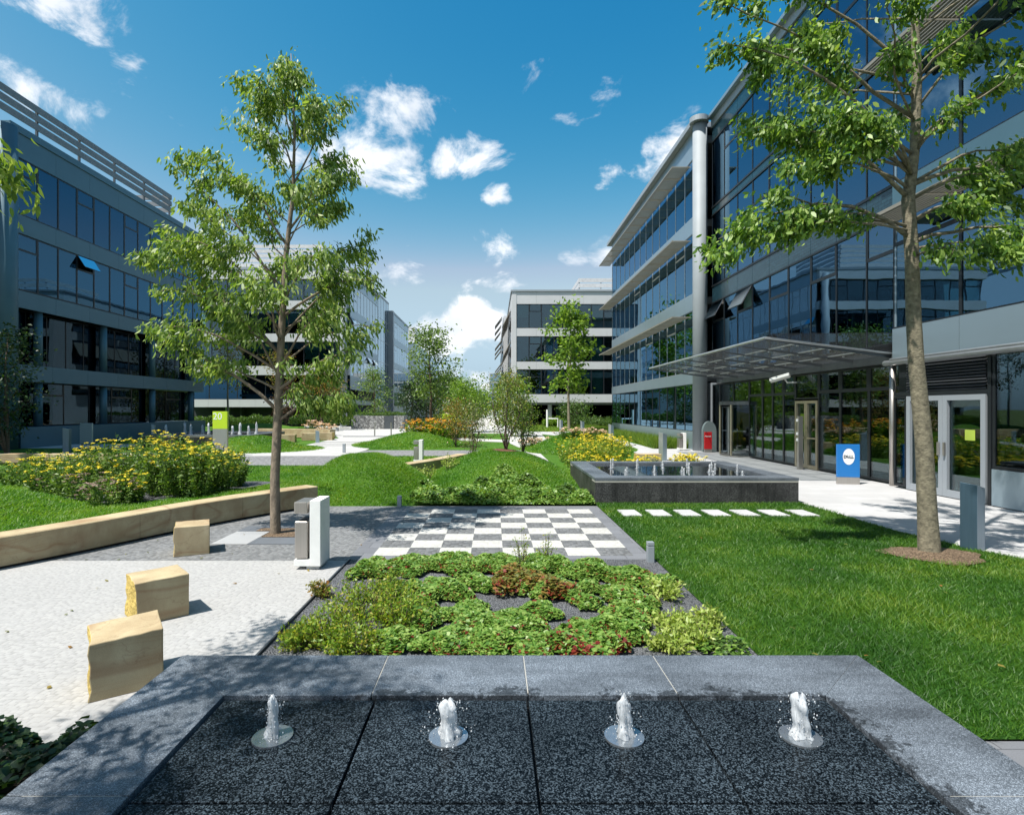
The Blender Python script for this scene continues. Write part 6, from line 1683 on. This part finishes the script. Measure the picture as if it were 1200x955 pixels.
# ------------------------------------------------------------------ grass
def inside(poly, x, y):
    r = np.zeros(len(x), bool); j = len(poly) - 1
    for i in range(len(poly)):
        xi, yi = poly[i]; xj, yj = poly[j]
        c = ((yi > y) != (yj > y)) & (x < (xj - xi) * (y - yi) / (yj - yi + 1e-12) + xi); r ^= c; j = i
    return r
def blades(x, y, z, h, w, lean=.85):
    n = len(x); a = RS.uniform(0, 6.28, n); hh = h * RS.uniform(.55, 1.25, n)
    lx = RS.normal(size=n) * lean * hh; ly = RS.normal(size=n) * lean * hh
    ww = w * RS.uniform(.7, 1.3, n) * .5
    p0 = np.stack([x - ww * np.cos(a), y - ww * np.sin(a), z - .004], 1); p1 = np.stack([x + ww * np.cos(a), y + ww * np.sin(a), z - .004], 1)
    t = np.stack([x + lx, y + ly, z + hh * .92], 1)
    return np.stack([p0, p1, t], 1).reshape(-1, 3)
def patchy(x, y):
    return 1 + .30 * np.sin(x * 1.3 + .8 * np.sin(y * 1.1)) * np.cos(y * 1.7 + .6 * np.sin(x * .9)) + .16 * np.sin(x * 4.1 + y * 2.3) * np.sin(y * 3.7 - x * 1.9)
# right lawn : density follows distance so that blades stay the same size on the picture
V = []
for (ya, yb, dens, w, h) in ((3.38, 5.0, 6200, .0075, .046), (5.0, 7.0, 4300, .009, .047), (7.0, 9.2, 2700, .011, .048), (9.2, 12.2, 1800, .014, .048)):
    x0, x1 = 2.15, min(9.0, .96 * yb + .3); n = int((x1 - x0) * (yb - ya) * dens)
    x = RS.uniform(x0, x1, n); y = RS.uniform(ya, yb, n)
    k = inside(LE, x, y) & (x < .955 * y + .2)
    k &= ~((np.abs(y - 10.72) < .31) & (x > 2.4) & (x < 6.1) & (np.abs(((x - 2.61 + .275) % .55) - .275) < .185))
    k &= ((x - 6.0) ** 2 + ((y - 7.62) / .75) ** 2 > .56 ** 2) & ~((x > 2.15) & (y > 11.88))
    x = x[k]; y = y[k]
    V.append(blades(x, y, np.full(len(x), .012), h * np.clip(patchy(x, y), .6, 1.4), w))
tag(np_mesh('grass', np.concatenate(V), 3, M['blade_lush']), 'mown green grass of the lawn at the right foreground', kind='stuff')
# bank behind the wall
V = []
n = 150000
ii = RS.uniform(0, len(WP) - 1.001, n); t = .42 + 9.0 * RS.uniform(0, 1, n) ** 1.25
i0 = ii.astype(int); f = (ii - i0)[:, None]
P = WP[i0] * (1 - f) + WP[i0 + 1] * f; N = nw[i0] * (1 - f) + nw[i0 + 1] * f
x = P[:, 0] + N[:, 0] * t; y = P[:, 1] + N[:, 1] * t
k = ~inside(gp_pts, x, y) & (x > -.95 * y - .5) & (y > 6); x = x[k]; y = y[k]
V.append(blades(x, y, ground_z(x, y), .05 * np.clip(patchy(x, y), .6, 1.4), .017))
tag(np_mesh('grass', np.concatenate(V), 3, M['blade']), 'grass on the raised bank behind the curved sandstone wall', kind='stuff')
def mound_grass(p, n, h, w, label, cond=None):
    th = RS.uniform(0, 6.283, n); q = np.sqrt(RS.uniform(0, .97, n))
    cx_, cy_, rx, ry, hh, ang, fl = p; ca, sa = math.cos(ang), math.sin(ang)
    dx = q * np.cos(th) * rx; dy = q * np.sin(th) * ry; x = cx_ + dx * ca - dy * sa; y = cy_ + dx * sa + dy * ca
    if cond is not None: k = cond(x, y); x = x[k]; y = y[k]
    z = ground_z(x, y); k = z > -.01; x = x[k]; y = y[k]; z = z[k]
    tag(np_mesh('grass', blades(x, y, z, h * np.clip(patchy(x, y), .6, 1.4), w), 3, M['blade']), label, kind='stuff')
mound_grass(MW, 60000, .045, .016, 'grass on the mound at the end of the curved sandstone wall', lambda x, y: y > 11.63)
mound_grass(MC, 56000, .05, .02, 'grass on the central mound around the birch like shrub', lambda x, y: (y > 13.2) & ((x - .38) ** 2 + (y - 16.5) ** 2 > .16))
mound_grass(MSIGN, 18000, .07, .035, 'grass on the mound behind the green number sign')
mound_grass(MR4, 16000, .08, .04, 'grass on the distant left mound with the bushy tree')
mound_grass(MR5, 16000, .08, .04, 'grass on the right hand mound with pink flowers')
# flat lawns in the middle distance
x = RS.uniform(-12.5, 1.4, 60000); y = RS.uniform(15.2, 20.0, 60000); k = (ground_z(x, y) < .06) & ~((x > -4.4) & (x < -2.6) & (y > 16.4) & (y < 18.4)) & ((y < 19.5) | (x < -2.2))
tag(np_mesh('grass', blades(x[k], y[k], np.full(k.sum(), -.012) + np.maximum(ground_z(x[k], y[k]), 0), .06, .022), 3, M['blade']), 'flat grass between the curved wall bank and the grey cross path', kind='stuff')
x = RS.uniform(-5.6, 1.4, 9000); y = RS.uniform(20.3, 24.0, 9000); k = (x > -4.7 - .38 * (y - 20)) & ~((y < 21.2) & (x > -2.1))
tag(np_mesh('grass', blades(x[k], y[k], np.full(k.sum(), -.012), .07, .035), 3, M['blade']), 'strip of grass between the two grey cross paths', kind='stuff')
x = RS.uniform(8.2, 9.95, 26000); y = 28.6 + 31 * RS.uniform(0, 1, 26000) ** 1.4; k = x > 8.2 + .5 * np.sin(y * .2) + np.clip((y - 38) * -.02, 0, 1)
sheet('verge', [(8.25, 28.6), (9.98, 28.6), (9.98, 62), (7.2, 62), (7.6, 50), (8.4, 40)], .008, M['lawn'])
tag(np_mesh('tall_grass', blades(x[k], y[k], np.zeros(k.sum()), .55, .035, .3), 3, M['tall_grass']), 'tall yellow green grass along the foot of the right office wing', kind='stuff')
x = RS.uniform(3.2, 15, 16000); y = RS.uniform(50.5, 66, 16000)
sheet('far_lawn', [(2.6, 50.5), (9.5, 52), (14, 56), (14, 66.5), (2.6, 66.5)], .008, M['lawn'])
k = ~((x > 9.5) & (y < 52 + (x - 9.5) * .9)) 
tag(np_mesh('grass', blades(x[k], y[k], np.zeros(k.sum()), .28, .06), 3, M['tall_grass']), 'bright grass before the far centre building', kind='stuff')

# fallen leaves on lawn and paving
V = []
n = 60
x = np.r_[RS.uniform(2.4, 6, 22), RS.uniform(-5.5, -1.9, 38)]; y = np.r_[RS.uniform(3.8, 9, 22), RS.uniform(3.5, 9, 38)]
V = leaf_quads_up(np.stack([x, y, np.r_[np.full(22, .07), np.full(38, .012)]], 1), .25, RS.uniform(.035, .07, n), .6)
tag(np_mesh('fallen_leaves', V, 6, M['leaf_olive']), 'scattered dry fallen leaves on the lawn and the paving', kind='stuff')

# ------------------------------------------------------------------ light and sky
sun_dir = Vector((-.80 * math.cos(R(62)), -.60 * math.cos(R(62)), math.sin(R(62))))
sl = bpy.data.lights.new('sun', 'SUN'); so = bpy.data.objects.new('sun', sl); C.objects.link(so)
sl.energy = 4.9; sl.angle = R(.55); sl.color = (1.0, .955, .88)
so.rotation_euler = (-sun_dir).to_track_quat('-Z', 'Y').to_euler(); so.location = (-20, -15, 40)

W = bpy.data.worlds.new('World'); S.world = W; W.use_nodes = True
nt = W.node_tree
for n_ in list(nt.nodes): nt.nodes.remove(n_)
wo = nt.nodes.new('ShaderNodeOutputWorld'); bg = nt.nodes.new('ShaderNodeBackground')
sky = nt.nodes.new('ShaderNodeTexSky'); sky.sky_type = 'NISHITA'; sky.sun_disc = False
sky.sun_elevation = R(62); sky.sun_rotation = math.atan2(-.80, -.60); sky.air_density = 1.0; sky.dust_density = 1.0; sky.ozone_density = 2.5
SKY_STRENGTH = .085
tc = nt.nodes.new('ShaderNodeTexCoord'); d_ = tc.outputs['Generated']
nv = nt.nodes.new('ShaderNodeVectorMath'); nv.operation = 'NORMALIZE'; link(nt, d_, nv.inputs[0]); d_ = nv.outputs[0]
# cumulus : a handful of cloud bodies given by compass direction and size, broken up by noise
clouds = [(425, 158, 72, 68, 1.15), (465, 220, 34, 28, 1.1), (375, 120, 45, 40, .75), (110, 12, 100, 30, .85), (195, 62, 50, 36, .72), (2, 100, 40, 36, .9), (232, 262, 45, 30, 1.0),
          (545, 185, 45, 22, .62), (580, 229, 18, 15, 1.0), (590, 288, 40, 22, .66), (664, 300, 22, 12, .72), (594, 334, 26, 14, .85), (790, 165, 62, 42, 1.1), (738, 198, 30, 22, .75),
          (712, 292, 22, 16, .8), (560, 380, 66, 26, 1.5), (525, 405, 66, 34, 1.5), (472, 330, 38, 20, .95), (545, 440, 90, 26, 1.2), (255, 78, 26, 12, .45), (650, 140, 16, 8, .3), (440, 68, 10, 7, .45), (706, 220, 12, 9, .7)]
ray = [(x - 578.) / 656 for x in (0,)]
extra = [((-1.0, .35, .75), .30, .16, 1.0), ((-1.0, -.2, .5), .35, .16, 1.0), ((-.9, .55, .30), .32, .10, 1.0), ((-1, .1, .16), .4, .07, .9), ((.5, -1, .6), .35, .2, 1.0), ((-.4, -1, .5), .4, .18, 1.0), ((.8, .5, .8), .2, .12, .8), ((-.2, -1, 1.2), .3, .2, .8)]
n1 = nt.nodes.new('ShaderNodeTexNoise'); n1.inputs['Scale'].default_value = 7.5; n1.inputs['Detail'].default_value = 9; n1.inputs['Roughness'].default_value = .62; n1.inputs['Distortion'].default_value = .35
mpz = nt.nodes.new('ShaderNodeMapping'); mpz.inputs['Scale'].default_value = (1, 1, 1.5); link(nt, d_, mpz.inputs['Vector']); link(nt, mpz.outputs[0], n1.inputs['Vector'])
cur = None
def add_cloud(c, rx, rz, amp):
    global cur
    c = Vector(c).normalized()
    right = Vector((c.y, -c.x, 0)).normalized(); up = right.cross(c)
    if up.z < 0: up = -up
    def dotn(v, sc):
        m = nt.nodes.new('ShaderNodeVectorMath'); m.operation = 'DOT_PRODUCT'; link(nt, d_, m.inputs[0]); m.inputs[1].default_value = tuple(v / sc); return m.outputs['Value']
    a = math_(nt, 'SUBTRACT', dotn(right, rx), c.dot(right) / rx); b_ = math_(nt, 'SUBTRACT', dotn(up, rz), c.dot(up) / rz)
    r2 = math_(nt, 'ADD', math_(nt, 'MULTIPLY', a, a), math_(nt, 'MULTIPLY', b_, b_))
    front = dotn(c, 1.0)
    m = math_(nt, 'SUBTRACT', 1.0, r2)
    m = math_(nt, 'MULTIPLY', math_(nt, 'MAXIMUM', m, -1.0), amp)
    m = math_(nt, 'ADD', m, math_(nt, 'MULTIPLY', math_(nt, 'MINIMUM', math_(nt, 'SUBTRACT', front, .3), 0.0), 20.0))
    cur = m if cur is None else math_(nt, 'MAXIMUM', cur, m)
for (px_, py_, wx, wy, amp) in clouds:
    v = Vector(((px_ - 578.) / 656, 1.0, (480. - py_) / 656)); L = v.length
    add_cloud(v, 1.25 * wx / 656 / L, 1.25 * wy / 656 / L, amp)
for (c, rx, rz, amp) in extra: add_cloud(c, rx, rz, amp)
den = math_(nt, 'ADD', math_(nt, 'MULTIPLY', math_(nt, 'MAXIMUM', cur, -1.0), .34), math_(nt, 'MULTIPLY', math_(nt, 'SUBTRACT', n1.outputs['Fac'], .5), 2.1))
cov = ramp(nt, [(.14, 0.0), (.50, 1.0)], den, 'EASE').outputs[0]
n2 = nt.nodes.new('ShaderNodeTexNoise'); n2.inputs['Scale'].default_value = 11; n2.inputs['Detail'].default_value = 6; link(nt, mpz.outputs[0], n2.inputs['Vector'])
ccol = ramp(nt, [(.3, (.62, .68, .76)), (.62, (.97, .98, 1.0))], n2.outputs['Fac']).outputs[0]
cc = mixc(nt, 1.0, ccol, (9.2, 9.2, 9.2), 'MULTIPLY')
pre = mixc(nt, 1.0, sky.outputs[0], (.13, .13, .13), 'MULTIPLY')
sps = nt.nodes.new('ShaderNodeSeparateColor'); link(nt, pre, sps.inputs[0])      # polarised, saturated slide film sky
cr_ = math_(nt, 'MULTIPLY', math_(nt, 'POWER', sps.outputs[0], 4.4), 1420.0)
cg_ = math_(nt, 'MULTIPLY', math_(nt, 'POWER', sps.outputs[1], 1.37), 14.6)
cb_ = math_(nt, 'MULTIPLY', math_(nt, 'POWER', sps.outputs[2], 0.76), 7.6)
cg_ = math_(nt, 'MINIMUM', cg_, math_(nt, 'MULTIPLY', cb_, .84))
cr_ = math_(nt, 'MINIMUM', cr_, math_(nt, 'MULTIPLY', cg_, .74))
cmb = nt.nodes.new('ShaderNodeCombineColor'); link(nt, cr_, cmb.inputs[0]); link(nt, cg_, cmb.inputs[1]); link(nt, cb_, cmb.inputs[2])
skyc = cmb.outputs[0]
fin = mixc(nt, math_(nt, 'MULTIPLY', cov, .95), skyc, cc)
link(nt, fin, bg.inputs['Color']); bg.inputs['Strength'].default_value = SKY_STRENGTH
link(nt, bg.outputs[0], wo.inputs['Surface'])

S.render.engine = 'CYCLES'
S.cycles.max_bounces = 8; S.cycles.transparent_max_bounces = 16; S.cycles.diffuse_bounces = 3; S.cycles.glossy_bounces = 4; S.cycles.transmission_bounces = 4
S.cycles.caustics_reflective = False; S.cycles.caustics_refractive = False
S.view_settings.view_transform = 'Standard'; S.view_settings.look = 'None'; S.view_settings.exposure = 0.72; S.view_settings.gamma = 1.0
S.view_settings.use_curve_mapping = False
